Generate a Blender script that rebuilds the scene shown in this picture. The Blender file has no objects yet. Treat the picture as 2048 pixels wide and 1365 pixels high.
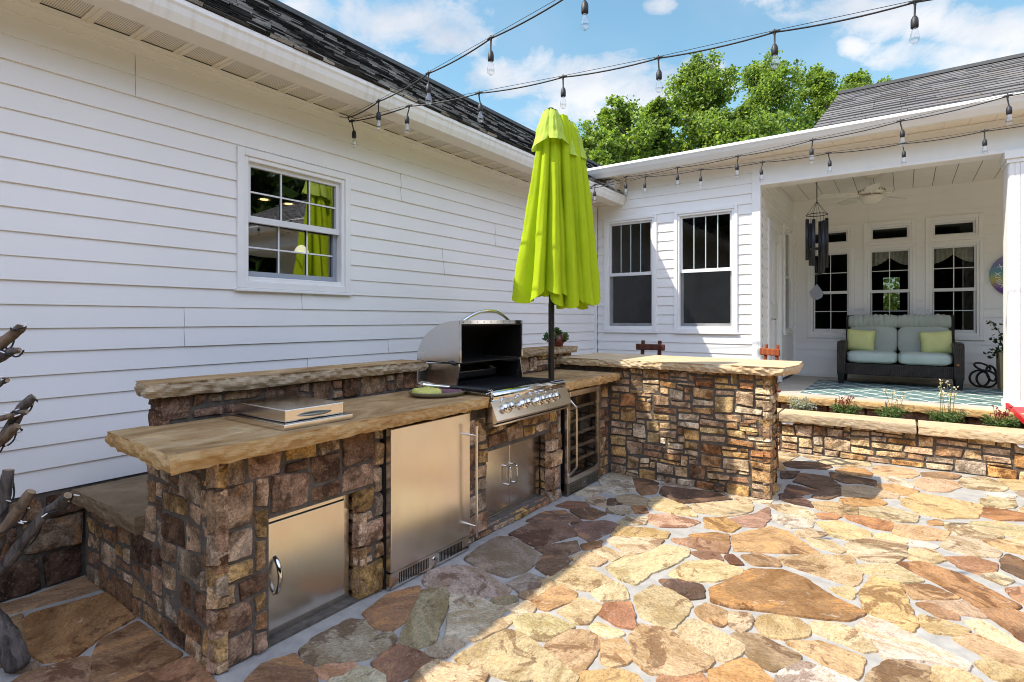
import bpy, bmesh, math, random
from mathutils import Vector, Matrix, noise
R = math.radians
rng = random.Random(7)
scene = bpy.context.scene
COL = scene.collection

# ------------------------------------------------------------------ mesh collector
class MB:
    def __init__(s): s.v = []; s.f = []; s.m = []; s.c = []; s.sm = []; s.uv = False
    def add(s, vs, fs, mi=0, col=None, smooth=False):
        b = len(s.v); s.v.extend([tuple(p) for p in vs])
        for f in fs:
            s.f.append(tuple(b + i for i in f)); s.m.append(mi); s.c.append(col); s.sm.append(smooth)
    def hexa(s, p, mi=0, col=None):
        s.add(p, [(3, 2, 1, 0), (4, 5, 6, 7), (0, 1, 5, 4), (1, 2, 6, 5), (2, 3, 7, 6), (3, 0, 4, 7)], mi, col)
    def box(s, x0, x1, y0, y1, z0, z1, mi=0, col=None):
        s.hexa([(x0, y0, z0), (x1, y0, z0), (x1, y1, z0), (x0, y1, z0), (x0, y0, z1), (x1, y0, z1), (x1, y1, z1), (x0, y1, z1)], mi, col)
    def prism(s, pts, axis, a, b, mi=0, col=None, smooth=False):
        # pts 2D polygon; axis 'y': pts are (x,z) extruded a..b in y ; 'x': (y,z) ; 'z': (x,y)
        def P(p, t):
            return {'y': (p[0], t, p[1]), 'x': (t, p[0], p[1]), 'z': (p[0], p[1], t)}[axis]
        n = len(pts)
        vs = [P(p, a) for p in pts] + [P(p, b) for p in pts]
        s.add(vs, [tuple(range(n)), tuple(range(2 * n - 1, n - 1, -1))], mi, col)
        s.add(vs, [(i, (i + 1) % n, n + (i + 1) % n, n + i) for i in range(n)], mi, col, smooth)
    def tube(s, path, rad, n=8, mi=0, col=None, cap=True, smooth=True):
        path = [Vector(p) for p in path]
        if not hasattr(rad, '__len__'): rad = [rad] * len(path)
        vs = []; up = None
        for i, p in enumerate(path):
            d = (path[min(i + 1, len(path) - 1)] - path[max(i - 1, 0)])
            if d.length < 1e-9: d = Vector((0, 0, 1))
            d.normalize()
            if up is None: up = Vector((0, 0, 1)) if abs(d.z) < .9 else Vector((1, 0, 0))
            a = d.cross(up)
            if a.length < 1e-6: a = d.orthogonal()
            a.normalize(); b = a.cross(d); b.normalize(); up = b
            for k in range(n):
                t = 2 * math.pi * k / n
                vs.append(p + rad[i] * (math.cos(t) * a + math.sin(t) * b))
        fs = [(i * n + k, i * n + (k + 1) % n, (i + 1) * n + (k + 1) % n, (i + 1) * n + k) for i in range(len(path) - 1) for k in range(n)]
        s.add(vs, fs, mi, col, smooth)
        if cap:
            L = len(path) - 1
            s.add(vs[:n], [tuple(range(n - 1, -1, -1))], mi, col); s.add(vs[L * n:], [tuple(range(n))], mi, col)
    def lathe(s, c, prof, n=20, mi=0, col=None, axis=None, smooth=True):
        # prof: list of (r, h) along axis (default +z) from c
        ax = Vector(axis or (0, 0, 1)).normalized(); a = ax.orthogonal().normalized(); b = ax.cross(a); c = Vector(c)
        vs = [c + ax * h + r * (math.cos(2 * math.pi * k / n) * a + math.sin(2 * math.pi * k / n) * b) for r, h in prof for k in range(n)]
        fs = [(i * n + k, i * n + (k + 1) % n, (i + 1) * n + (k + 1) % n, (i + 1) * n + k) for i in range(len(prof) - 1) for k in range(n)]
        s.add(vs, fs, mi, col, smooth)
    def grid(s, fn, nu, nv, mi=0, col=None, smooth=True, wrap=False):
        vs = [fn(i / nu, j / nv) for j in range(nv + 1) for i in range(nu + (0 if wrap else 1))]
        w = nu if wrap else nu + 1
        fs = [(j * w + i, j * w + (i + 1) % w, (j + 1) * w + (i + 1) % w, (j + 1) * w + i) for j in range(nv) for i in range(nu)]
        s.add(vs, fs, mi, col, smooth)
    def build(s, name, mats, parent=None, recalc=True, bevel=0, merge=False, angle=None):
        me = bpy.data.meshes.new(name)
        off = Vector((0, 0, 0))
        if parent is not None:
            p = parent
            while p is not None: off += p.location; p = p.parent
        me.from_pydata([(v[0] - off.x, v[1] - off.y, v[2] - off.z) for v in s.v], [], s.f)
        if not isinstance(mats, (list, tuple)): mats = [mats]
        for m in mats: me.materials.append(m)
        me.polygons.foreach_set('material_index', s.m)
        me.polygons.foreach_set('use_smooth', s.sm)
        if any(c is not None for c in s.c):
            at = me.color_attributes.new('tint', 'FLOAT_COLOR', 'CORNER')
            data = []
            for f, c in zip(s.f, s.c):
                c = c or (1, 1, 1, 0)
                if len(c) == 3: c = (*c, 0)
                data.extend(list(c) * len(f))
            at.data.foreach_set('color', data)
        if recalc or merge:
            bm = bmesh.new(); bm.from_mesh(me)
            if merge: bmesh.ops.remove_doubles(bm, verts=bm.verts, dist=1e-5)
            if recalc: bmesh.ops.recalc_face_normals(bm, faces=bm.faces)
            bm.to_mesh(me); bm.free()
        me.update()
        o = bpy.data.objects.new(name, me); COL.objects.link(o)
        if parent is not None: o.parent = parent
        if bevel:
            b = o.modifiers.new('bevel', 'BEVEL'); b.width = bevel; b.segments = 2; b.limit_method = 'ANGLE'; b.angle_limit = R(40)
        return o

def tag(o, label=None, cat=None, group=None, kind=None):
    if label: o['label'] = label
    if cat: o['category'] = cat
    if group: o['group'] = group
    if kind: o['kind'] = kind
    return o
def thing(name, label, cat, loc=(0, 0, 0), group=None):
    o = bpy.data.objects.new(name, None); COL.objects.link(o); o.location = loc; o.empty_display_size = .1
    return tag(o, label, cat, group)
def copy_tree(o, parent=None):
    c = o.copy(); COL.objects.link(c)
    if parent is not None: c.parent = parent
    for ch in list(o.children): copy_tree(ch, c)
    return c
class Fr:                                        # wall frame: u along, z up, n outward
    def __init__(s, o, u, n): s.o = Vector(o); s.u = Vector(u); s.n = Vector(n)
    def P(s, u, z, n=0): return s.o + s.u * u + Vector((0, 0, z)) + s.n * n
    def box(s, mb, u0, u1, z0, z1, n0, n1, mi=0, col=None):
        mb.hexa([s.P(u0, z0, n0), s.P(u1, z0, n0), s.P(u1, z0, n1), s.P(u0, z0, n1), s.P(u0, z1, n0), s.P(u1, z1, n0), s.P(u1, z1, n1), s.P(u0, z1, n1)], mi, col)
    def quad(s, mb, u0, u1, z0, z1, n, mi=0):
        mb.add([s.P(u0, z0, n), s.P(u1, z0, n), s.P(u1, z1, n), s.P(u0, z1, n)], [(0, 1, 2, 3)], mi)
    def ring(s, mb, u0, u1, z0, z1, w, n0, n1, mi=0, wb=None):
        wb = w if wb is None else wb
        s.box(mb, u0, u0 + w, z0, z1, n0, n1, mi); s.box(mb, u1 - w, u1, z0, z1, n0, n1, mi)
        s.box(mb, u0 + w, u1 - w, z1 - w, z1, n0, n1, mi); s.box(mb, u0 + w, u1 - w, z0, z0 + wb, n0, n1, mi)

# ------------------------------------------------------------------ materials
class NT:
    def __init__(s, name):
        s.mat = bpy.data.materials.new(name); s.mat.use_nodes = True; s.nt = s.mat.node_tree
        s.b = s.nt.nodes['Principled BSDF']; s.out = s.nt.nodes['Material Output']
    def n(s, t, **k):
        x = s.nt.nodes.new(t)
        for a, v in k.items(): setattr(x, a, v)
        return x
    def l(s, a, b): s.nt.links.new(a, b)
    def coord(s, scale=(1, 1, 1), kind='Object', rot=(0, 0, 0)):
        tc = s.n('ShaderNodeTexCoord'); mp = s.n('ShaderNodeMapping'); s.l(tc.outputs[kind], mp.inputs[0])
        mp.inputs['Scale'].default_value = scale; mp.inputs['Rotation'].default_value = rot
        return mp.outputs[0]
    def noise(s, vec, scale, detail=4, rough=.55, dist=0):
        x = s.n('ShaderNodeTexNoise'); x.inputs['Scale'].default_value = scale; x.inputs['Detail'].default_value = detail
        x.inputs['Roughness'].default_value = rough; x.inputs['Distortion'].default_value = dist
        if vec is not None: s.l(vec, x.inputs['Vector'])
        return x.outputs['Fac']
    def ramp(s, fac, stops):
        x = s.n('ShaderNodeValToRGB'); s.l(fac, x.inputs[0]); e = x.color_ramp.elements
        while len(e) < len(stops): e.new(.5)
        for el, (p, c) in zip(e, stops):
            el.position = p; el.color = (c, c, c, 1) if not hasattr(c, '__len__') else (*c[:3], 1)
        return x.outputs[0]
    def mix(s, fac, a, b, mode='MIX'):
        x = s.n('ShaderNodeMix', data_type='RGBA', blend_type=mode)
        for i, v in ((0, fac), (6, a), (7, b)):
            if hasattr(v, 'links'): s.l(v, x.inputs[i])
            elif hasattr(v, '__len__'): x.inputs[i].default_value = (*v[:3], 1)
            else: x.inputs[i].default_value = v if i == 0 else (v, v, v, 1)
        return x.outputs[2]
    def math(s, op, a, b=None, c=None, clamp=False):
        x = s.n('ShaderNodeMath', operation=op, use_clamp=clamp)
        for i, v in enumerate((a, b, c)):
            if v is None: continue
            if hasattr(v, 'links'): s.l(v, x.inputs[i])
            else: x.inputs[i].default_value = v
        return x.outputs[0]
    def bump(s, h, strength=.3, dist=.01, prev=None):
        x = s.n('ShaderNodeBump'); x.inputs['Strength'].default_value = strength; x.inputs['Distance'].default_value = dist
        s.l(h, x.inputs['Height'])
        if prev is not None: s.l(prev, x.inputs['Normal'])
        s.l(x.outputs[0], s.b.inputs['Normal']); return x.outputs[0]
    def tint(s):
        x = s.n('ShaderNodeVertexColor', layer_name='tint'); return x.outputs['Color'], x.outputs['Alpha']
    def base(s, c):
        if hasattr(c, 'links'): s.l(c, s.b.inputs['Base Color'])
        else: s.b.inputs['Base Color'].default_value = (*c[:3], 1)
    def set(s, **k):
        for a, v in k.items(): s.b.inputs[{'rough': 'Roughness', 'metal': 'Metallic', 'ior': 'IOR', 'spec': 'Specular IOR Level', 'aniso': 'Anisotropic', 'trans': 'Transmission Weight'}[a]].default_value = v
        return s

def plain(name, col, rough=.5, metal=0, var=.12, scale=8, bump=0, bscale=60, stretch=(1, 1, 1), spec=.5):
    m = NT(name); m.set(rough=rough, metal=metal, spec=spec)
    v = m.coord(stretch); f = m.noise(v, scale, 5)
    d = tuple(c * (1 - var) for c in col); u = tuple(min(1, c * (1 + var)) for c in col)
    m.base(m.ramp(f, [(.3, d), (.7, u)]))
    if bump: m.bump(m.noise(v, bscale, 6), bump, .01)
    return m.mat
MAT = {}
MAT['siding'] = (lambda: (lambda m: (m.set(rough=.42), m.base(m.ramp(m.noise(m.coord((1, 1, .35)), 1.3, 5), [(.3, (.785, .78, .765)), (.7, (.835, .825, .805))])), m.bump(m.noise(m.coord((.6, .6, 9)), 14, 3), .06, .004), m.mat)[-1])(NT('vinyl_siding')))()
MAT['trim'] = plain('white_trim', (.82, .82, .81), .4, var=.02)
MAT['sash'] = plain('sash_vinyl', (.72, .73, .74), .4, var=.03)
MAT['greysash'] = plain('grey_sash', (.30, .33, .37), .4, var=.05)
MAT['wrap'] = plain('dark_backing', (.10, .10, .10), .9)
MAT['gutter'] = (lambda: (lambda m: (m.set(rough=.38), m.base(m.mix(m.ramp(m.noise(m.coord((.8, 14, .5)), 2.2, 5), [(.48, 0), (.8, .55)]), (.80, .80, .78), (.60, .56, .46))), m.mat)[-1])(NT('aged_gutter')))()
MAT['gutterw'] = plain('white_gutter', (.78, .78, .77), .35, var=.04, scale=3)
def vent():
    m = NT('vented_soffit'); m.set(rough=.5)
    c = m.n('ShaderNodeTexCoord'); sp = m.n('ShaderNodeSeparateXYZ'); m.l(c.outputs['Object'], sp.inputs[0])
    k = 2 * math.pi / .021
    a = m.math('SINE', m.math('MULTIPLY', m.math('ADD', sp.outputs[0], sp.outputs[1]), k)); b = m.math('SINE', m.math('MULTIPLY', m.math('SUBTRACT', sp.outputs[0], sp.outputs[1]), k))
    h = m.math('GREATER_THAN', m.math('MULTIPLY', a, b), .42)
    m.base(m.mix(h, (.75, .70, .61), (.12, .11, .10))); return m.mat
MAT['vent'] = vent()
MAT['soffit'] = plain('soffit_vinyl', (.77, .72, .63), .5, var=.03)
def shingle(name, gain=1):
    m = NT(name); m.set(rough=.95, spec=.2); t, a = m.tint(); v = m.coord()
    g = m.noise(v, 160, 3, .7)
    m.base(m.mix(1.0, t, m.ramp(g, [(.3, .55 * gain), (.7, 1.45 * gain)]), 'MULTIPLY')); m.bump(g, .4, .004); return m.mat
MAT['shingle'] = shingle('asphalt_shingle')
def stone_mat():
    m = NT('fieldstone'); m.set(rough=.88, spec=.25); t, a = m.tint()
    v0 = m.coord(); ad = m.n('ShaderNodeVectorMath', operation='ADD'); m.l(v0, ad.inputs[0])
    cb = m.n('ShaderNodeCombineXYZ'); s = m.math('MULTIPLY', a, 37.0)
    for i in range(3): m.l(s, cb.inputs[i])
    m.l(cb.outputs[0], ad.inputs[1]); v = ad.outputs[0]
    n1 = m.noise(v, 9, 6, .65, .6); n2 = m.noise(v, 42, 5, .7); n3 = m.noise(v, 5, 4, .6, 1.2)
    c = m.mix(m.ramp(n1, [(.40, 0), (.62, 1)]), m.mix(1.0, t, (.36, .30, .25), 'MULTIPLY'), m.mix(1.0, t, (1.30, 1.24, 1.16), 'MULTIPLY'))
    c = m.mix(m.math('MULTIPLY', m.ramp(n3, [(.58, 0), (.70, 1)]), .6), c, (.36, .17, .055))
    c = m.mix(m.math('MULTIPLY', m.ramp(n2, [(.58, 0), (.68, 1)]), .55), c, (.06, .045, .034))
    c = m.mix(m.math('MULTIPLY', m.ramp(n2, [(.32, 1), (.42, 0)]), .32), c, (.58, .48, .38))
    c = m.mix(1.0, c, (1.62, 1.54, 1.40), 'MULTIPLY'); c = m.mix(1.0, c, m.ramp(m.noise(v, 85, 4, .75), [(.34, .55), (.5, 1.0), (.66, 1.42)]), 'MULTIPLY'); m.base(c); b = m.bump(m.noise(v, 30, 8, .72), .8, .026); m.bump(m.noise(v, 120, 4, .75), .6, .008, b); return m.mat
MAT['stone'] = stone_mat()
MAT['mortar'] = plain('mortar', (.105, .088, .07), .95, var=.35, scale=30, bump=.5, bscale=90)
MAT['grout'] = plain('patio_mortar', (.33, .315, .29), .95, var=.16, scale=14, bump=.35, bscale=140)
def flag_mat():
    m = NT('flagstone'); m.set(rough=.82, spec=.25); t, a = m.tint()
    # every stone has its own grain direction: rotate the coordinates by the alpha of its tint
    tc = m.n('ShaderNodeTexCoord'); vr = m.n('ShaderNodeVectorRotate', rotation_type='Z_AXIS'); m.l(tc.outputs['Object'], vr.inputs['Vector'])
    m.l(m.math('MULTIPLY', a, 19.0), vr.inputs['Angle'])
    ad = m.n('ShaderNodeVectorMath', operation='ADD'); m.l(vr.outputs[0], ad.inputs[0]); cb = m.n('ShaderNodeCombineXYZ'); s = m.math('MULTIPLY', a, 53.0)
    m.l(s, cb.inputs[0]); m.l(s, cb.inputs[1]); m.l(s, cb.inputs[2]); m.l(cb.outputs[0], ad.inputs[1]); v = ad.outputs[0]
    mp = m.n('ShaderNodeMapping'); mp.inputs['Scale'].default_value = (1.0, 1.75, 1); m.l(v, mp.inputs[0]); vs = mp.outputs[0]
    band = m.noise(vs, 2.6, 6, .62, 1.4); fine = m.noise(vs, 13, 6, .72, .8); blot = m.noise(v, 4.2, 7, .68, .7); crack = m.noise(vs, 5.5, 7, .75, 2.2); sp = m.noise(v, 70, 4, .7)
    c = m.mix(m.ramp(band, [(.38, 0), (.62, 1)]), m.mix(1.0, t, (.74, .64, .49), 'MULTIPLY'), m.mix(1.0, t, (1.22, 1.20, 1.18), 'MULTIPLY'))
    fa = m.n('ShaderNodeMath', operation='FRACT'); m.l(m.math('MULTIPLY', a, 7.31), fa.inputs[0])
    c = m.mix(m.math('MULTIPLY', m.ramp(band, [(.52, 0), (.62, 1)]), m.math('MULTIPLY', fa.outputs[0], .55)), c, (.50, .23, .055))
    thr = m.math('SUBTRACT', blot, m.math('MULTIPLY', fa.outputs[0], .10))
    c = m.mix(m.math('MULTIPLY', m.ramp(thr, [(.515, 0), (.55, 1)]), .75), c, m.mix(1.0, t, (.36, .24, .17), 'MULTIPLY'))
    c = m.mix(m.math('MULTIPLY', m.ramp(fine, [(.57, 0), (.64, 1)]), .6), c, (.20, .115, .06))
    c = m.mix(m.math('MULTIPLY', m.ramp(fine, [(.30, 1), (.40, 0)]), .40), c, (.64, .58, .48))
    c = m.mix(m.math('MULTIPLY', m.ramp(crack, [(.485, 0), (.5, 1), (.515, 0)]), .6), c, (.10, .07, .05))
    c = m.mix(m.ramp(sp, [(.25, .16), (.5, 0)]), c, (.10, .08, .06))
    c = m.mix(1.0, c, m.ramp(m.noise(vs, 55, 5, .75), [(.32, .62), (.5, 1.0), (.68, 1.30)]), 'MULTIPLY'); m.base(c)
    st_ = m.n('ShaderNodeValToRGB'); st_.color_ramp.interpolation = 'CONSTANT'; m.l(m.noise(vs, 3.4, 7, .6, .9), st_.inputs[0]); e = st_.color_ramp.elements
    while len(e) < 5: e.new(.5)
    for k, (el, pp) in enumerate(zip(e, (0, .40, .47, .54, .61))): el.position = pp; el.color = (k / 4, k / 4, k / 4, 1)
    b = m.bump(st_.outputs[0], .5, .006); b = m.bump(m.noise(vs, 9, 8, .72, 1.0), .5, .012, b); m.bump(sp, .4, .004, b); return m.mat
MAT['flag'] = flag_mat()
def sand(name, c1, c2, c3, stain, st=(1, 1, 5)):
    m = NT(name); m.set(rough=.85, spec=.25); v = m.coord(st)
    a = m.noise(v, 3.2, 7, .62, 1.2); f = m.noise(v, 16, 6, .7, .6); bl = m.noise(m.coord(), 2.3, 6, .65, .8)
    c = m.ramp(a, [(.28, c1), (.5, c2), (.72, c3)])
    c = m.mix(m.math('MULTIPLY', m.ramp(f, [(.56, 0), (.70, 1)]), .55), c, stain)
    c = m.mix(m.math('MULTIPLY', m.ramp(bl, [(.55, 0), (.66, 1)]), .5), c, m.mix(1.0, c, (1.5, 1.45, 1.4), 'MULTIPLY'))
    m.base(c); b = m.bump(f, .5, .012); m.bump(m.noise(m.coord(), 120, 4, .7), .3, .004, b); return m.mat
MAT['slabedge'] = sand('split_sandstone_edge', (.34, .19, .07), (.46, .29, .12), (.52, .36, .18), (.20, .12, .05))
MAT['slabtop'] = sand('weathered_sandstone_top', (.20, .11, .045), (.35, .215, .095), (.50, .37, .21), (.11, .062, .032), (1.5, .7, 1))
MAT['ledge'] = sand('pale_sandstone_ledge', (.30, .21, .12), (.40, .31, .20), (.46, .38, .27), (.22, .14, .07))
MAT['bench'] = sand('bench_sandstone', (.13, .09, .055), (.22, .155, .09), (.30, .23, .145), (.14, .09, .055))
MAT['cream'] = sand('cream_sandstone', (.46, .32, .165), (.52, .40, .25), (.55, .46, .33), (.32, .17, .07), (1, 3, 3))
def steel(name, col=(.78, .74, .68), rough=.17, st=(1, 1, 60)):
    m = NT(name); m.set(metal=1, rough=rough); v = m.coord(st); f = m.noise(v, 9, 4, .6); m.base(m.ramp(f, [(.3, tuple(c * .88 for c in col)), (.7, col)]))
    r = m.math('MULTIPLY_ADD', m.noise(m.coord((1.5, 1.5, 1)), 3, 6, .65, .5), .22 if rough > .15 else .04, rough - (.11 if rough > .15 else .02)); m.l(r, m.b.inputs['Roughness']); return m.mat
MAT['steel'] = steel('brushed_steel'); MAT['steelv'] = steel('brushed_steel_vertical', rough=.23, st=(60, 60, 1)); MAT['chrome'] = steel('polished_steel', (.75, .74, .73), .08, (1, 1, 4))
MAT['darksteel'] = steel('dark_steel', (.30, .28, .25), .3)
MAT['black'] = plain('black_enamel', (.008, .008, .009), .38, var=.3, bump=.05)
MAT['soot'] = plain('sooty_liner', (.004, .0035, .003), .55, var=.5, scale=12, bump=.2, bscale=30)
MAT['rubber'] = plain('black_rubber', (.012, .012, .013), .55, var=.2)
MAT['bronze'] = plain('dark_bronze_pole', (.028, .022, .018), .35, metal=.4, var=.15)
def glass(name='window_glass', base=.045, tint=(.92, .95, .93)):
    m = NT(name); m.nt.nodes.remove(m.b)
    lw = m.n('ShaderNodeLayerWeight'); lw.inputs['Blend'].default_value = .5
    f = m.math('MULTIPLY_ADD', m.math('POWER', lw.outputs['Facing'], 5.0), .9, base, clamp=True)
    tr = m.n('ShaderNodeBsdfTransparent'); tr.inputs[0].default_value = (*tint, 1); gl = m.n('ShaderNodeBsdfGlossy'); gl.inputs['Roughness'].default_value = .004
    bp = m.n('ShaderNodeBump'); bp.inputs['Strength'].default_value = .05; bp.inputs['Distance'].default_value = .01; m.l(m.noise(m.coord(), 2.2, 2), bp.inputs['Height']); m.l(bp.outputs[0], gl.inputs['Normal'])
    mx = m.n('ShaderNodeMixShader'); m.l(f, mx.inputs[0]); m.l(tr.outputs[0], mx.inputs[1]); m.l(gl.outputs[0], mx.inputs[2]); m.l(mx.outputs[0], m.out.inputs[0]); return m.mat
MAT['glass'] = glass(); MAT['glass2'] = glass('garage_glass', .26, (.55, .6, .58)); MAT['bulb'] = glass('bulb_glass', .16, (.95, .95, .95)); MAT['smoke'] = glass('smoked_glass', .12, (.25, .25, .26))
def screen():
    m = NT('insect_screen'); tr = m.n('ShaderNodeBsdfTransparent'); mx = m.n('ShaderNodeMixShader'); m.l(m.math('MULTIPLY_ADD', m.noise(m.coord(), 2.4, 5, .65), .5, .22), mx.inputs[0])
    m.base((.022, .025, .027)); m.set(rough=.22, spec=.7); m.l(tr.outputs[0], mx.inputs[1]); m.l(m.b.outputs[0], mx.inputs[2]); m.l(mx.outputs[0], m.out.inputs[0]); return m.mat
MAT['screen'] = screen(); MAT['wineglass'] = glass('wine_cooler_glass', .10, (.62, .62, .62)); MAT['tealbar'] = plain('pale_teal_grille', (.46, .56, .54), .4, var=.03)
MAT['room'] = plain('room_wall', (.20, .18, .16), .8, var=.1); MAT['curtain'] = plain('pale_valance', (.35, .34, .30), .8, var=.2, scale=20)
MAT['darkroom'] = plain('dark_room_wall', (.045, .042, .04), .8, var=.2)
def fabric(name, col, tr=0.0, var=.08, rough=.75, bs=420):
    m = NT(name); m.set(rough=rough, spec=.2); f = m.noise(m.coord(), 5, 4); m.base(m.ramp(f, [(.3, tuple(c * (1 - var) for c in col)), (.7, tuple(c * (1 + var) for c in col))]))
    b = m.bump(m.noise(m.coord(), bs, 2), .15, .002)
    if tr: m.bump(m.noise(m.coord((1, 1, .35)), 16, 5, .6, .6), .35, .02, b)
    if tr:
        t = m.n('ShaderNodeBsdfTranslucent'); t.inputs[0].default_value = (*col, 1); mx = m.n('ShaderNodeMixShader'); mx.inputs[0].default_value = tr
        m.l(m.b.outputs[0], mx.inputs[1]); m.l(t.outputs[0], mx.inputs[2]); m.l(mx.outputs[0], m.out.inputs[0])
    return m.mat
MAT['lime'] = fabric('lime_canvas', (.47, .61, .012), .26); MAT['limecap'] = fabric('pale_lime_canvas', (.52, .66, .10), .28)
MAT['teal'] = fabric('seafoam_cushion', (.38, .46, .43)); MAT['greyteal'] = fabric('grey_cushion', (.35, .385, .345)); MAT['pillow'] = fabric('lime_pillow', (.58, .60, .26))
def wicker():
    m = NT('brown_wicker'); m.set(rough=.5); v = m.coord((1, 1, 1)); w = m.n('ShaderNodeTexWave', wave_type='BANDS', bands_direction='Z'); w.inputs['Scale'].default_value = 22; w.inputs['Distortion'].default_value = 2.5; w.inputs['Detail Scale'].default_value = 6; m.l(v, w.inputs[0])
    w2 = m.n('ShaderNodeTexWave', wave_type='BANDS', bands_direction='X'); w2.inputs['Scale'].default_value = 14; m.l(v, w2.inputs[0]); h = m.math('MULTIPLY', w.outputs['Fac'], w2.outputs['Fac'])
    m.base(m.ramp(h, [(.05, (.012, .009, .008)), (.6, (.055, .042, .036))])); m.bump(h, .8, .01); return m.mat
MAT['wicker'] = wicker()
def wood(name, c1, c2, st=(1, 1, .12), sc=14, rough=.65):
    m = NT(name); m.set(rough=rough, spec=.2); v = m.coord(st); f = m.noise(v, sc, 6, .65, .8); m.base(m.ramp(f, [(.3, c1), (.7, c2)])); m.bump(f, .9, .016); return m.mat
MAT['redwood'] = wood('red_stained_wood', (.16, .035, .015), (.38, .11, .045)); MAT['darkwood'] = wood('dark_stained_wood', (.05, .018, .012), (.14, .05, .032))
MAT['bark'] = wood('weathered_bark', (.04, .034, .031), (.21, .18, .16), (1, 1, .22), 34, .9); MAT['cutwood'] = wood('cut_branch', (.06, .044, .034), (.29, .21, .14), (1, 1, .3), 22, .85)
MAT['cutend'] = plain('cut_end_grain', (.34, .24, .15), .9, var=.25, scale=60)
MAT['trunk'] = wood('tree_bark', (.05, .04, .03), (.14, .11, .08), (1, 1, .2), 8, .95)
def leaf(name, tr=.5):
    m = NT(name); m.set(rough=.45, spec=.35); t, a = m.tint(); m.base(t); x = m.n('ShaderNodeBsdfTranslucent'); m.l(m.mix(1.0, t, (1.25, 1.25, .55), 'MULTIPLY'), x.inputs[0])
    mx = m.n('ShaderNodeMixShader'); mx.inputs[0].default_value = tr; m.l(m.b.outputs[0], mx.inputs[1]); m.l(x.outputs[0], mx.inputs[2]); m.l(mx.outputs[0], m.out.inputs[0]); return m.mat
MAT['leaf'] = leaf('foliage')
MAT['soil'] = plain('planter_soil', (.07, .05, .035), .95, var=.4, scale=40, bump=.8, bscale=60)
MAT['grass'] = plain('lawn', (.06, .10, .03), .95, var=.3, scale=3, bump=.6, bscale=80)
MAT['concrete'] = plain('porch_concrete', (.42, .39, .34), .8, var=.12, scale=5, bump=.15, bscale=90)
MAT['white'] = plain('white_plastic', (.80, .80, .80), .4, var=.02); MAT['fanwhite'] = plain('ivory_enamel', (.70, .68, .60), .4, var=.04)
MAT['red'] = plain('red_plastic', (.45, .012, .018), .35, var=.08); MAT['terracotta'] = plain('glazed_maroon_pot', (.13, .028, .018), .3, var=.15)
MAT['ceil'] = plain('porch_ceiling', (.82, .77, .70), .5, var=.03); MAT['door'] = plain('door_paint', (.76, .76, .74), .4, var=.02)
MAT['nickel'] = steel('satin_nickel', (.45, .43, .40), .25, (1, 1, 1)); MAT['planterbox'] = plain('tan_planter', (.22, .18, .10), .7, var=.15)
MAT['foam'] = plain('yellow_scouring_pad', (.55, .52, .13), .9, var=.15, scale=60, bump=.5, bscale=140); MAT['plum'] = plain('plum_cloth', (.16, .07, .085), .9, var=.2, scale=40)
MAT['olive'] = plain('olive_platter', (.17, .145, .085), .35, var=.1)
MAT['slatwood'] = wood('shelf_wood', (.22, .15, .08), (.40, .30, .18), (.2, 1, 1), 20)
MAT['chimeblack'] = plain('black_anodised', (.018, .02, .024), .35, metal=.5, var=.2); MAT['sail'] = plain('slate_sail', (.04, .045, .055), .5, var=.2)
SUN, SKY, EXPO, SKYGAIN, CLD, CLW, CLFILL = 2.3, .15, 1.62, (.47, .59, .515), (1.45, 1.6, 1.8), (2.2, 2.2, 2.2), (5.5, 6.0, 8.1)
CLOUDS= [(-0.868, 0.486, 0.194, 0.045, 0.105, 1), (-0.732, 0.476, 0.081, 0.036, 0.046, 1), (-0.641, 0.404, 0.118, 0.038, 0.008, 1), (-0.479, 0.404, 0.176, 0.046, -0.051, 1), (-0.323, 0.392, 0.091, 0.045, -0.108, 0.9), (-0.533, 0.36, 0.179, 0.032, -0.029, 0.7), (-0.043, 0.435, 0.147, 0.033, -0.249, 1), (0.085, 0.385, 0.079, 0.036, -0.296, 1), (0.042, 0.357, 0.096, 0.028, -0.255, 0.95), (-0.365, 0.505, 0.036, 0.013, -0.11, 0.8), (-0.065, 0.401, 0.021, 0.017, -0.222, 0.8), (-0.825, 0.432, 0.052, 0.016, 0.079, 0.6), (-0.632, 0.341, 0.073, 0.026, 0.004, 0.5), (-1.101, 0.514, 0.214, 0.049, 0.223, 0.9), (0.24, 0.321, 0.078, 0.064, -0.347, 0.9), (-0.211, 0.583, 0.302, 0.052, -0.199, 0.8)]
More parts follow.
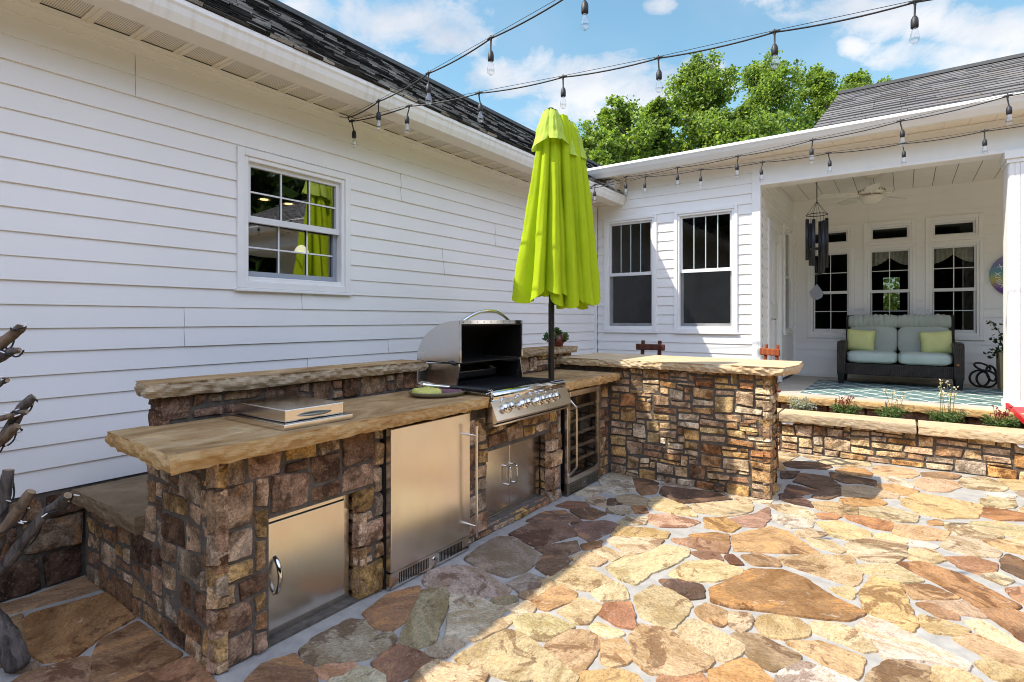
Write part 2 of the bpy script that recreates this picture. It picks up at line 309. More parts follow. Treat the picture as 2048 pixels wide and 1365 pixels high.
STONES=[('B',[(-0.96,5.96),(-0.9,6.09),(-0.68,6.17),(-0.57,6.07),(-0.61,5.95),(-0.83,5.83),(-0.92,5.85)]),
('O',[(-0.52,5.96),(-0.42,6.15),(-0.3,6.16),(-0.25,6.04),(-0.25,5.89),(-0.38,5.87),(-0.5,5.91)]),
('OT',[(-0.23,6.34),(-0.09,6.42),(0.07,6.37),(0.1,6.24),(0.05,6.05),(-0.14,5.97),(-0.23,6.05)]),
('PB',[(0.13,6.31),(0.3,6.45),(0.41,6.4),(0.37,6.25),(0.23,6.16),(0.14,6.19)]),
('T',[(0.42,6.3),(0.58,6.47),(0.71,6.28),(0.7,6.12),(0.63,5.99),(0.45,5.97),(0.39,6.12)]),
('WB',[(0.08,6.04),(0.21,6.18),(0.36,6.14),(0.38,5.98),(0.29,5.75),(0.17,5.67),(0.07,5.79)]),
('T',[(0.68,6.45),(0.85,6.52),(0.81,6.16),(0.74,6.11),(0.71,6.32)]),
('B',[(-0.93,5.62),(-0.8,5.71),(-0.82,5.43),(-0.88,5.37)]),
('B',[(-0.77,5.64),(-0.56,5.66),(-0.45,5.42),(-0.57,5.21),(-0.78,5.32)]),
('B',[(-0.55,5.85),(-0.36,5.81),(-0.21,5.76),(-0.2,5.6),(-0.29,5.61),(-0.42,5.54),(-0.52,5.65)]),
('B',[(-0.8,5.2),(-0.58,5.17),(-0.68,4.94),(-0.79,4.89)]),
('BP',[(-0.57,5.15),(-0.45,5.36),(-0.42,5.15),(-0.5,4.95),(-0.59,4.94)]),
('WB',[(-0.42,5.43),(-0.27,5.52),(-0.04,5.44),(-0.05,5.3),(-0.2,5.21),(-0.4,5.13)]),
('O',[(-0.2,5.65),(-0.06,5.75),(0.09,5.64),(0.06,5.48),(-0.06,5.41),(-0.17,5.45)]),
('O',[(-0.4,5.04),(-0.18,5.21),(-0.12,5.11),(-0.15,4.99),(-0.29,4.92),(-0.4,4.95)]),
('B',[(-0.82,4.89),(-0.7,4.93),(-0.59,4.79),(-0.57,4.69),(-0.68,4.69),(-0.79,4.74)]),
('OT',[(-0.01,5.28),(0.09,5.55),(0.26,5.53),(0.47,5.47),(0.46,5.29),(0.41,5.1),(0.23,4.96),(0.09,4.99),(-0,5.14)]),
('T',[(0.49,5.63),(0.55,5.76),(0.7,5.78),(0.68,5.57),(0.6,5.47),(0.49,5.48)]),
('W',[(0.54,5.87),(0.64,5.97),(0.73,5.95),(0.69,5.83),(0.57,5.77)]),
('R',[(0.49,5.41),(0.62,5.43),(0.71,5.4),(0.69,5.24),(0.54,5.14),(0.46,5.18)]),
('W',[(-0.16,5.93),(-0.07,6.01),(0.06,5.85),(0.05,5.68),(-0.06,5.75)]),
('T',[(-0.26,4.85),(-0.1,5.01),(0.08,4.92),(0.06,4.74),(-0.06,4.69),(-0.26,4.7)]),
('WB',[(-0.58,4.78),(-0.46,4.9),(-0.29,4.87),(-0.28,4.69),(-0.38,4.63),(-0.51,4.65)]),
('OB',[(-0.51,4.54),(-0.43,4.61),(-0.37,4.58),(-0.4,4.5),(-0.48,4.45)]),
('R',[(-0.35,4.61),(-0.24,4.66),(-0.07,4.64),(-0.08,4.47),(-0.17,4.46),(-0.31,4.54)]),
('WT',[(-0.83,4.54),(-0.71,4.65),(-0.55,4.57),(-0.51,4.43),(-0.6,4.4),(-0.74,4.44)]),
('W',[(-0.77,4.33),(-0.62,4.37),(-0.52,4.37),(-0.52,4.23),(-0.63,4.13),(-0.74,4.22)]),
('T',[(-0.49,4.35),(-0.37,4.46),(-0.19,4.35),(-0.19,4.24),(-0.29,4.12),(-0.39,4.14)]),
('OT',[(-0.06,4.61),(0.1,4.68),(0.24,4.66),(0.2,4.47),(0.07,4.39),(-0.05,4.41)]),
('T',[(0.24,4.84),(0.36,4.91),(0.51,4.84),(0.52,4.75),(0.4,4.61),(0.29,4.63),(0.23,4.75)]),
('T',[(0.38,4.98),(0.54,5.09),(0.66,5.06),(0.63,4.83),(0.55,4.81),(0.45,4.89)]),
('T',[(0.25,4.58),(0.37,4.62),(0.47,4.43),(0.45,4.34),(0.32,4.27),(0.19,4.33)]),
('WT',[(0.42,4.6),(0.62,4.78),(0.59,4.48),(0.5,4.49)]),
('O',[(0.14,4.83),(0.2,4.89),(0.21,4.79),(0.15,4.75)]),
('O',[(-0.91,3.76),(-0.74,4.07),(-0.64,4.04),(-0.43,3.79),(-0.6,3.66),(-0.84,3.53)]),
('O',[(-1.15,3.97),(-1.04,4.07),(-0.91,3.95),(-0.94,3.82),(-1.09,3.81)]),
('PB',[(-1,4.07),(-0.88,4.26),(-0.83,4.47),(-0.78,4.24),(-0.79,4.03),(-0.9,3.98),(-0.98,4.01)]),
('PB',[(-1.21,3.47),(-1.1,3.57),(-0.9,3.59),(-0.88,3.46),(-0.99,3.42),(-1.16,3.44)]),
('OB',[(-1.14,3.6),(-1.03,3.73),(-0.94,3.75),(-0.9,3.62),(-1,3.6)]),
('P',[(-1.5,3.82),(-1.39,3.9),(-1.16,3.88),(-1.21,3.73),(-1.35,3.64),(-1.44,3.68)]),
('T',[(-1.62,4.14),(-1.57,4.24),(-1.33,4.14),(-1.21,3.97),(-1.37,3.94),(-1.56,3.97)]),
('T',[(-0.59,4.06),(-0.53,4.19),(-0.42,4.15),(-0.45,4.06),(-0.55,3.99)]),
('T',[(-0.29,4.02),(-0.18,4.23),(0,4.23),(0.01,4.04),(-0.05,3.88),(-0.18,3.83),(-0.27,3.87)]),
('WT',[(-0.16,4.3),(-0.1,4.38),(0.01,4.34),(0,4.28),(-0.11,4.26)]),
('W',[(0.03,4.32),(0.1,4.36),(0.17,4.32),(0.14,4.26),(0.04,4.23)]),
('T',[(0.03,4.16),(0.14,4.24),(0.19,4.1),(0.12,4),(0.03,4)]),
('T',[(-0.51,3.99),(-0.38,4.03),(-0.29,3.92),(-0.32,3.86),(-0.44,3.88)]),
('OT',[(-0.6,3.57),(-0.45,3.74),(-0.26,3.84),(-0.2,3.62),(-0.2,3.49),(-0.23,3.42),(-0.38,3.46),(-0.56,3.5)]),
('PB',[(-0.79,3.47),(-0.71,3.55),(-0.61,3.53),(-0.58,3.45),(-0.7,3.39)]),
('RB',[(-1.04,3.34),(-1.01,3.39),(-0.91,3.41),(-0.87,3.34),(-0.96,3.3)]),
('RB',[(-0.86,3.4),(-0.84,3.44),(-0.76,3.35),(-0.81,3.32)]),
('T',[(-1.06,2.98),(-1.03,3.19),(-0.89,3.31),(-0.74,3.28),(-0.74,3.21),(-0.84,3.04),(-0.95,2.97)]),
('B',[(-1.07,2.89),(-1,2.95),(-0.88,2.96),(-0.84,2.84),(-0.89,2.78),(-0.99,2.82)]),
('RBIG',[(-0.82,2.94),(-0.7,3.31),(-0.56,3.39),(-0.44,3.36),(-0.3,3.21),(-0.16,3.14),(-0.21,3.02),(-0.33,2.96),(-0.48,2.91),(-0.68,2.83),(-0.78,2.82)]),
('BT',[(-0.82,2.69),(-0.8,2.78),(-0.7,2.76),(-0.68,2.65),(-0.69,2.62),(-0.79,2.65)]),
('T',[(-0.67,2.76),(-0.61,2.8),(-0.58,2.75),(-0.58,2.67),(-0.6,2.63),(-0.65,2.66)]),
('WB',[(-0.56,2.79),(-0.52,2.85),(-0.41,2.88),(-0.35,2.83),(-0.35,2.77),(-0.43,2.68),(-0.51,2.66),(-0.55,2.73)]),
('BT',[(-0.62,2.58),(-0.54,2.64),(-0.36,2.58),(-0.36,2.53),(-0.43,2.41),(-0.5,2.43),(-0.57,2.52)]),
('T',[(-0.83,2.45),(-0.83,2.56),(-0.8,2.6),(-0.57,2.51),(-0.56,2.44),(-0.6,2.35),(-0.77,2.39)]),
('O',[(-0.63,2.25),(-0.54,2.42),(-0.49,2.4),(-0.42,2.33),(-0.6,2.19)]),
('W',[(-0.4,2.41),(-0.35,2.54),(-0.24,2.54),(-0.15,2.51),(-0.41,2.33)]),
('PO',[(-0.41,2.65),(-0.3,2.73),(-0.14,2.71),(-0.15,2.58),(-0.16,2.54),(-0.25,2.57),(-0.34,2.62)]),
('T',[(-0.34,2.89),(-0.28,2.94),(-0.19,2.94),(-0.1,2.81),(-0.14,2.77),(-0.27,2.81),(-0.33,2.82)]),
('W',[(-0.17,2.97),(-0.14,3.1),(-0.07,3.09),(0.21,2.92),(0.2,2.86),(0.07,2.85),(-0.06,2.77),(-0.11,2.89)]),
('OT',[(-0.18,3.35),(-0.14,3.6),(-0.03,3.6),(0.05,3.17),(0.03,3.08),(-0.06,3.11),(-0.16,3.18)]),
('O',[(-0.01,3.58),(0.11,3.66),(0.22,3.59),(0.16,3.52),(0.04,3.44)]),
('T',[(-0.23,3.72),(-0.04,3.85),(0.08,3.71),(-0.01,3.62),(-0.12,3.62),(-0.21,3.67)]),
('OB',[(-0.03,3.9),(0.09,3.99),(0.25,3.91),(0.46,3.66),(0.43,3.59),(0.31,3.52),(0.17,3.7)]),
('OB',[(0.2,4.15),(0.34,4.25),(0.43,4.21),(0.41,4.08),(0.35,3.99),(0.27,4.02)]),
('B',[(0.47,4.3),(0.51,4.42),(0.57,4.34),(0.53,4.06),(0.46,4.15)]),
('T',[(0.35,3.98),(0.43,4.06),(0.48,3.99),(0.43,3.9)]),
('OB',[(0.31,3.49),(0.43,3.58),(0.47,3.56),(0.43,3.27),(0.39,3.35)]),
('PB',[(0.06,3.39),(0.12,3.42),(0.21,3.37),(0.2,3.33),(0.14,3.31)]),
('WB',[(0.08,3.44),(0.25,3.55),(0.32,3.43),(0.22,3.4)]),
('OT',[(0.07,3.26),(0.15,3.26),(0.24,3.24),(0.21,3.17),(0.1,3.12),(0.07,3.17)]),
('WT',[(0.24,3.32),(0.3,3.38),(0.42,3.21),(0.41,3.15),(0.35,3.17)]),
('OT',[(0.18,3.11),(0.26,3.2),(0.41,3.12),(0.4,3.02),(0.28,3.03)]),
('T',[(0.24,2.94),(0.29,3),(0.39,2.96),(0.38,2.89),(0.29,2.86)]),
('BT',[(-0.1,2.65),(-0.04,2.76),(0.08,2.8),(0.09,2.74),(0.06,2.67),(-0.12,2.54)]),
('WO',[(0.1,2.81),(0.2,2.84),(0.24,2.8),(0.1,2.69)]),
('T',[(-0.31,3.32),(-0.23,3.4),(-0.21,3.35),(-0.22,3.26),(-0.28,3.28)]),
('OB',[(-0.78,2.1),(-0.71,2.15),(-0.66,2.21),(-0.62,2.18),(-0.77,2.07)]),
('GW',[(-2.18,4.38),(-2.18,4.64),(-1.99,4.62),(-1.82,4.29),(-1.9,4.11),(-2.06,4.21)]),
('B',[(-1.97,4.6),(-1.86,4.65),(-1.73,4.6),(-1.73,4.51),(-1.89,4.46)]),
('OB',[(-1.85,4.4),(-1.7,4.5),(-1.65,4.31),(-1.72,4.21)]),
('GW',[(-2.16,3.91),(-2.16,4.12),(-2.08,4.23),(-2.02,4.15),(-2.04,3.95)]),
('GT',[(-2.04,3.87),(-1.96,3.99),(-1.89,3.91),(-1.84,3.78),(-1.95,3.79)]),
('GT',[(-1.87,4.05),(-1.78,4.17),(-1.65,4.13),(-1.6,4),(-1.69,3.93),(-1.79,3.94)]),
('B',[(-1.89,3.96),(-1.86,3.99),(-1.76,3.92),(-1.84,3.84)]),
('RB',[(-2.15,3.59),(-2.12,3.72),(-2,3.79),(-1.93,3.69),(-2.02,3.6)]),
('B',[(-2.01,3.57),(-1.9,3.69),(-1.77,3.65),(-1.8,3.5),(-1.87,3.47)]),
('BP',[(-2.15,3.2),(-2.14,3.43),(-2.04,3.52),(-1.84,3.42),(-1.98,3.3)]),
('GT',[(-1.81,3.78),(-1.71,3.87),(-1.62,3.79),(-1.66,3.7),(-1.77,3.69)]),
('R',[(-1.67,3.91),(-1.59,3.96),(-1.54,3.85),(-1.59,3.79)]),
('BP',[(-1.88,3.35),(-1.71,3.52),(-1.6,3.51),(-1.6,3.33),(-1.63,3.14),(-1.72,3.18)]),
('BW',[(-2.11,2.93),(-2.1,3.17),(-1.92,3.31),(-1.75,3.18),(-1.81,3.02),(-1.87,2.87)]),
('BW',[(-1.85,2.85),(-1.7,3.09),(-1.63,2.98),(-1.66,2.84),(-1.77,2.82)]),
('GD',[(-2.11,2.48),(-2.15,2.83),(-2.06,2.89),(-1.8,2.79),(-1.75,2.72),(-1.73,2.55),(-1.78,2.44),(-1.98,2.44)]),
('BP',[(-1.7,2.63),(-1.75,2.78),(-1.61,2.84),(-1.58,2.73),(-1.58,2.58)]),
('GP',[(-2.12,2.14),(-2.17,2.25),(-2.08,2.39),(-1.96,2.42),(-1.68,2.33),(-1.66,2.27),(-1.76,2.18),(-1.91,2.14),(-2.06,2.12)]),
('GP',[(-1.71,2.38),(-1.7,2.53),(-1.6,2.53),(-1.56,2.43),(-1.62,2.34)]),
('GD',[(-1.69,2.2),(-1.62,2.29),(-1.59,2.27),(-1.6,2.19),(-1.66,2.17)]),
('OB',[(-2.11,1.74),(-2.15,1.93),(-2.09,2.08),(-2,2),(-1.91,1.82),(-1.9,1.7),(-2,1.7)]),
('GG',[(-1.81,1.69),(-2.03,2.06),(-1.96,2.14),(-1.85,2.04),(-1.73,1.84),(-1.68,1.77),(-1.71,1.69),(-1.78,1.67)]),
('WG',[(-1.66,1.83),(-1.89,2.12),(-1.75,2.16),(-1.6,2.17),(-1.58,2.14),(-1.57,1.87),(-1.62,1.84)]),
('GT',[(-1.65,1.69),(-1.65,1.8),(-1.57,1.82),(-1.57,1.71),(-1.62,1.68)]),
('GP',[(-2.09,1.39),(-2.12,1.47),(-2.12,1.52),(-2.12,1.66),(-2.06,1.69),(-1.92,1.65),(-1.88,1.69),(-1.84,1.68),(-1.8,1.6),(-1.84,1.49),(-1.94,1.4),(-1.99,1.34)]),
('RB',[(-1.78,1.51),(-1.79,1.65),(-1.6,1.67),(-1.59,1.59),(-1.61,1.48),(-1.65,1.47)]),
('P',[(-1.93,1.34),(-1.92,1.38),(-1.84,1.45),(-1.81,1.45),(-1.82,1.38),(-1.86,1.34)]),
('WG',[(-1.83,1.34),(-1.81,1.44),(-1.77,1.47),(-1.67,1.47),(-1.64,1.45),(-1.81,1.33)]),
('OT',[(-1.58,1.58),(-1.57,1.66),(-1.46,1.7),(-1.35,1.72),(-1.33,1.67),(-1.56,1.51)]),
('T',[(-1.52,1.73),(-1.47,2.02),(-1.39,2.03),(-1.05,1.91),(-1.05,1.87),(-1.25,1.76),(-1.46,1.72)]),
('T',[(-1.57,1.88),(-1.57,1.95),(-1.52,2.14),(-1.5,2.15),(-1.5,2.03),(-1.54,1.87)]),
('T',[(-1.59,2.17),(-1.53,2.28),(-1.47,2.25),(-1.46,2.2),(-1.52,2.17)]),
('T',[(-1.48,2.1),(-1.47,2.18),(-1.39,2.23),(-1.24,2.22),(-1.28,2.06),(-1.35,2.03)]),
('O',[(-1.51,2.3),(-1.51,2.5),(-1.48,2.52),(-1.38,2.5),(-1.36,2.42),(-1.42,2.28),(-1.47,2.27)]),
('T',[(-1.6,2.31),(-1.58,2.53),(-1.52,2.51),(-1.53,2.31)]),
('T',[(-1.59,2.56),(-1.54,2.83),(-1.29,2.73),(-1.33,2.57),(-1.39,2.55),(-1.5,2.56)]),
('OT',[(-1.6,2.84),(-1.56,2.98),(-1.42,2.94),(-1.43,2.85),(-1.52,2.83)]),
('R',[(-1.64,3.06),(-1.57,3.19),(-1.55,3.1),(-1.6,3.01)]),
('T',[(-1.54,3.02),(-1.51,3.1),(-1.37,3.07),(-1.39,2.96)]),
('T',[(-1.54,3.22),(-1.52,3.29),(-1.26,3.43),(-1.25,3.31),(-1.3,3.12),(-1.37,3.11)]),
('OT',[(-1.55,3.3),(-1.58,3.47),(-1.4,3.56),(-1.27,3.56),(-1.25,3.47),(-1.34,3.42)]),
('T',[(-1.61,3.51),(-1.61,3.7),(-1.5,3.76),(-1.46,3.62)]),
('T',[(-1.31,2.56),(-1.26,2.72),(-1.2,2.7),(-1.14,2.6),(-1.24,2.51)]),
('T',[(-1.35,2.3),(-1.34,2.47),(-1.23,2.47),(-1.21,2.41),(-1.2,2.28),(-1.24,2.26)]),
('R',[(-1.18,2.39),(-1.2,2.49),(-1.11,2.57),(-1.01,2.37),(-1.09,2.35)]),
('WT',[(-1.17,2.27),(-1.16,2.31),(-1.03,2.3),(-1.06,2.25),(-1.13,2.24)]),
('OST',[(-1.26,2.02),(-1.25,2.16),(-1.17,2.23),(-1.09,2.21),(-1.08,2.16),(-1.05,1.94),(-1.09,1.95),(-1.24,1.99)]),
('OT',[(-1.04,2.12),(-1.07,2.2),(-1.01,2.25),(-0.94,2.18),(-0.93,2.11),(-0.97,2.05),(-1.01,2.06)]),
('OT',[(-1.04,1.95),(-0.94,2.04),(-0.86,2.06),(-0.83,2.02),(-1.02,1.89)]),
('OT',[(-0.99,2.3),(-0.99,2.41),(-0.88,2.44),(-0.65,2.33),(-0.65,2.27),(-0.73,2.15),(-0.83,2.11),(-0.92,2.16)]),
('T',[(-1.38,2.87),(-1.35,3),(-1.29,3.29),(-1.19,3.36),(-1.08,3.37),(-1.06,3.29),(-1.08,3.14),(-1.15,2.94),(-1.17,2.77),(-1.26,2.78)]),
('T',[(-1.11,2.64),(-1.08,2.81),(-0.99,2.81),(-0.87,2.75),(-0.85,2.63),(-0.87,2.46),(-0.9,2.46),(-1.02,2.49)]),
('BT',[(-3.63,0.71),(-3.6,0.85),(-3.65,1.07),(-3.58,1.14),(-3.44,1.11),(-3.44,1.04),(-3.48,0.84),(-3.53,0.69)]),
('OD',[(-3.33,0.74),(-3.4,0.81),(-3.34,1.1),(-2.97,1.08),(-2.92,0.94),(-2.83,0.8),(-2.89,0.73),(-3.06,0.71)]),
('OD',[(-2.55,0.79),(-2.8,0.88),(-2.88,0.93),(-2.91,1.07),(-2.48,1.07),(-2.47,0.85)]),
('BT',[(-3.48,0.68),(-3.43,0.74),(-3.44,0.78),(-3.35,0.74),(-3.16,0.72),(-2.99,0.67),(-3,0.59)]),
('PB',[(-2.85,0.66),(-2.79,0.83),(-2.74,0.84),(-2.64,0.8),(-2.58,0.77),(-2.81,0.61)]),
('OD',[(-2.45,0.87),(-2.43,1.07),(-2.38,1.09),(-2.17,1.06)]),
('RB',[(-2.08,1.14),(-2.13,1.23),(-2.09,1.35),(-2.05,1.34),(-1.93,1.33),(-1.87,1.29)])]
BRANCHES=[
('cutwood',[(-3.47, 0.35, 1.017), (-3.181, 0.556, 1.236), (-3.079, 0.629, 1.309), (-3.036, 0.659, 1.355), (-3.004, 0.683, 1.391)],(0.03, 0.026, 0.024, 0.021, 0.02)),
('bark',[(-3.47, 0.35, 0.954), (-3.181, 0.556, 1.184), (-3.079, 0.629, 1.255), (-3.045, 0.653, 1.282), (-3.011, 0.678, 1.289)],(0.03, 0.025, 0.022, 0.018, 0.01)),
('bark',[(-3.419, 0.386, 1.079), (-3.147, 0.581, 1.132), (-3.079, 0.629, 1.151), (-3.053, 0.647, 1.159)],(0.022, 0.02, 0.016, 0.01)),
('cutwood',[(-3.36, 0.38, 0.921), (-3.109, 0.559, 0.999), (-3.025, 0.618, 1.007), (-2.935, 0.683, 1.036)],(0.02, 0.018, 0.014, 0.012)),
('bark',[(-3.419, 0.386, 0.494), (-3.062, 0.641, 0.933), (-3.011, 0.678, 1.038), (-2.963, 0.712, 1.092)],(0.03, 0.022, 0.02, 0.019)),
('cutwood',[(-3.423, 0.359, 0.543), (-3.119, 0.576, 0.844), (-3.052, 0.624, 0.912), (-2.993, 0.666, 0.975)],(0.03, 0.026, 0.024, 0.02)),
('bark',[(-3.07, 0.537, 0.163), (-2.98, 0.601, 0.526), (-2.963, 0.613, 0.667), (-2.942, 0.628, 0.809)],(0.035, 0.028, 0.025, 0.024)),
('cutwood',[(-3.205, 0.416, 0.194), (-2.977, 0.579, 0.524), (-2.912, 0.625, 0.614), (-2.842, 0.675, 0.728)],(0.03, 0.026, 0.023, 0.021)),
('bark',[(-3.262, 0.437, 0.064), (-3.062, 0.58, 0.299), (-2.945, 0.663, 0.494), (-2.854, 0.728, 0.633), (-2.785, 0.777, 0.696)],(0.03, 0.026, 0.024, 0.022, 0.02)),
('bark',[(-3.14, 0.462, 0.334), (-2.994, 0.567, 0.244), (-2.92, 0.619, 0.134), (-2.88, 0.648, 0.024)],(0.06, 0.055, 0.05, 0.045)),
('cutwood',[(-3.119, 0.502, -0.09), (-2.939, 0.631, -0.019), (-2.853, 0.692, 0.017)],(0.035, 0.03, 0.024)),
]
TREES=[
(-10.189, 22.212, 10.9, 1.64, 'a') ,
(-9.615, 18.937, 8.63, 0.95, 'b') ,
(-7.767, 26.396, 13.89, 1.77, 'c') ,
(-5.67, 30.349, 14.96, 1.91, 'd') ,
(-3.744, 34.179, 15.19, 1.64, 'e') ,
(-2.148, 36.546, 15.56, 1.75, 'f') ,
(-5.889, 24.665, 10.49, 1.71, 'g') ,
(-9.041, 24.259, 11.64, 1.02, 'h') ,
]
# ------------------------------------------------------------------ camera, sun, sky
cam = bpy.data.cameras.new('camera'); cam.sensor_width = 36; cam.lens = 1100 / 2048 * 36; cam.shift_y = -42.5 / 2048; cam.clip_end = 2000; cam.clip_start = .05
co = bpy.data.objects.new('camera', cam); COL.objects.link(co); co.location = (0, 0, 1.414); co.rotation_euler = (R(90), 0, R(35.5)); scene.camera = co
SD = Vector((1, 1.04, -1.92)).normalized()
sl = bpy.data.lights.new('sun', 'SUN'); sl.energy = SUN; sl.angle = R(.53); sl.color = (1, .92, .78)
so = bpy.data.objects.new('sun', sl); COL.objects.link(so); so.rotation_euler = SD.to_track_quat('-Z', 'Y').to_euler(); so.location = (-8, -7, 15)
w = bpy.data.worlds.new('World'); scene.world = w; w.use_nodes = True
m = NT.__new__(NT); m.nt = w.node_tree; bg = m.nt.nodes['Background']; bg.inputs[1].default_value = SKY
sky = m.n('ShaderNodeTexSky', sky_type='NISHITA'); sky.sun_disc = False; sky.sun_elevation = math.asin(-SD.z); sky.sun_rotation = math.atan2(-SD.x, -SD.y); sky.air_density = 1.0; sky.dust_density = .6; sky.ozone_density = 1.2
tc = m.n('ShaderNodeTexCoord'); sp = m.n('ShaderNodeSeparateXYZ'); m.l(tc.outputs['Generated'], sp.inputs[0])
az = m.math('ARCTAN2', sp.outputs[0], sp.outputs[1]); el = m.math('ARCSINE', sp.outputs[2])
mask = None
for a0, e0, wa, we, sl_, st in CLOUDS:
    da = m.math('SUBTRACT', az, a0)
    de = m.math('SUBTRACT', m.math('SUBTRACT', el, e0), m.math('MULTIPLY', da, sl_))
    # flat below, heaped above
    q = m.math('ADD', m.math('POWER', m.math('ABSOLUTE', m.math('DIVIDE', da, wa)), 2.0), m.math('POWER', m.math('ABSOLUTE', m.math('DIVIDE', de, we)), 2.0))
    v = m.math('MULTIPLY', m.math('SUBTRACT', 1.0, q), st)
    mask = v if mask is None else m.math('MAXIMUM', mask, v)
mp = m.n('ShaderNodeMapping'); mp.inputs['Scale'].default_value = (1, 1, 1.7); m.l(tc.outputs['Generated'], mp.inputs[0])
nz = m.noise(mp.outputs[0], 9, 9, .62, .3); nz2 = m.noise(mp.outputs[0], 4.5, 6, .55, .2)
dens = m.math('ADD', m.math('MULTIPLY', m.math('MAXIMUM', mask, -1.0), .62), m.math('MULTIPLY', m.math('SUBTRACT', nz, .5), 2.6))
cov = m.ramp(dens, [(.05, 0), (.30, .55), (.60, .92)])
shade = m.ramp(nz2, [(.35, CLD), (.62, CLW)])
colr = m.mix(1.0, shade, (1.0, 1.0, 1.03), 'MULTIPLY')
haze = m.ramp(nz2, [(.3, .0), (.7, .12)])
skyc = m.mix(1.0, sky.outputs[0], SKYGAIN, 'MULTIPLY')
skyc = m.mix(haze, skyc, colr)
fin = m.mix(cov, skyc, colr)
# added bright cloud, unseen right of and behind the camera, as fill light
fill_bank = m.math('MULTIPLY', m.ramp(sp.outputs[0], [(.22, 0), (.5, 1)]), m.ramp(sp.outputs[2], [(.24, 0), (.42, 1)]))
bk_ = m.math('MAXIMUM', fill_bank, m.math('MULTIPLY', m.ramp(m.math('MULTIPLY', sp.outputs[1], -1.0), [(.1, 0), (.4, 1)]), m.ramp(sp.outputs[2], [(.26, 0), (.45, 1)])))
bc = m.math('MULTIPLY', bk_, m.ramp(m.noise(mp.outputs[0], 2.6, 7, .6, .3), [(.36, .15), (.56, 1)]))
fin = m.mix(bc, fin, m.mix(m.ramp(nz2, [(.3, 0), (.7, 1)]), tuple(c * .72 for c in CLFILL), CLFILL))
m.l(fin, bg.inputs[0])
vs = scene.view_settings; vs.view_transform = 'Standard'; vs.look = 'None'; vs.gamma = 1; vs.use_curve_mapping = False; vs.exposure = EXPO
scene.cycles.max_bounces = 10; scene.cycles.diffuse_bounces = 8; scene.cycles.transparent_max_bounces = 24; scene.cycles.use_denoising = True
scene.cycles.sample_clamp_indirect = 6; scene.cycles.filter_width = 1.0

# ------------------------------------------------------------------ ground, patio
g = MB(); g.add([(-400, -400, -.06), (400, -400, -.06), (400, 400, -.06), (-400, 400, -.06)], [(0, 1, 2, 3)])
tag(g.build('ground', MAT['grass']), kind='structure')

PAL = {  # paving colours, linear
 'T': (.46, .38, .25), 'OT': (.45, .325, .18), 'O': (.41, .255, .125), 'OST': (.44, .30, .18), 'OB': (.29, .165, .085), 'R': (.30, .155, .085), 'RB': (.22, .125, .08), 'RBIG': (.265, .15, .075),
 'B': (.12, .075, .055), 'BP': (.17, .11, .085), 'PB': (.30, .19, .13), 'P': (.46, .28, .18), 'PO': (.45, .30, .19), 'W': (.55, .49, .39), 'WT': (.52, .42, .29), 'WB': (.42, .31, .20), 'BW': (.20, .13, .10),
 'WO': (.52, .38, .22), 'BT': (.30, .21, .12), 'GW': (.52, .50, .46), 'GT': (.36, .29, .20), 'GP': (.34, .28, .23), 'GD': (.25, .20, .145), 'GG': (.33, .30, .20), 'WG': (.50, .45, .37), 'OD': (.30, .17, .085)}
def clip(poly, nx, ny, d):
    out = []
    for i in range(len(poly)):
        a, b = poly[i], poly[(i + 1) % len(poly)]
        da = a[0] * nx + a[1] * ny - d; db = b[0] * nx + b[1] * ny - d
        if da <= 0: out.append(a)
        if (da < 0 < db) or (db < 0 < da):
            t = da / (da - db); out.append((a[0] + (b[0] - a[0]) * t, a[1] + (b[1] - a[1]) * t))
    return out
def area(p): return .5 * sum(p[i][0] * p[(i + 1) % len(p)][1] - p[(i + 1) % len(p)][0] * p[i][1] for i in range(len(p)))
def flag(mb, poly, col, k, grow=0):
    if area(poly) < 0: poly = poly[::-1]
    cx = sum(p[0] for p in poly) / len(poly); cy = sum(p[1] for p in poly) / len(poly)
    pts = []
    for i in range(len(poly)):            # rounded corners, broken edges
        p0, p1, p2 = Vector(poly[i - 1]), Vector(poly[i]), Vector(poly[(i + 1) % len(poly)])
        r0 = min(.006, (p1 - p0).length * .3); r2 = min(.006, (p2 - p1).length * .3)
        a = p1 + (p0 - p1).normalized() * r0; b = p1 + (p2 - p1).normalized() * r2
        pts += [a, (a + b) * .25 + p1 * .5, b]
    fine = []
    for i in range(len(pts)):
        a, b = pts[i], pts[(i + 1) % len(pts)]; n = max(1, int((b - a).length / .022))
        fine += [a + (b - a) * (j / n) for j in range(n)]
    ring = []
    for i, p in enumerate(fine):
        t = (fine[(i + 1) % len(fine)] - fine[i - 1]); nrm = Vector((t.y, -t.x)); nrm = nrm.normalized() if nrm.length > 1e-9 else Vector((0, 0))
        q = noise.noise((p.x * 9, p.y * 9, k * 3.1)) * .007 + noise.noise((p.x * 30, p.y * 30, k * 1.7)) * .009
        ring.append((p + nrm * (q + grow), nrm))
    h = .008 + (k * .618 % 1) * .004; n = len(ring); c = (*col, (k * .7548 + .13) % 1)
    tilt = Vector((math.sin(k * 5.1), math.cos(k * 3.3))) * .003
    def Z(p): return h + tilt.x * (p.x - cx) + tilt.y * (p.y - cy) + noise.noise((p.x * 7, p.y * 7, k)) * .0012
    v = [(p.x + nn.x * .004, p.y + nn.y * .004, -.004) for p, nn in ring] + [(p.x, p.y, Z(p) - .0015) for p, nn in ring] + [(p.x - nn.x * .003, p.y - nn.y * .003, Z(p)) for p, nn in ring]
    mb.add(v, [(i, (i + 1) % n, n + (i + 1) % n, n + i) for i in range(n)] + [(n + i, n + (i + 1) % n, 2 * n + (i + 1) % n, 2 * n + i) for i in range(n)], 1, c)
    mb.add(v[2 * n:], [tuple(range(n))], 1, c)
p = MB()
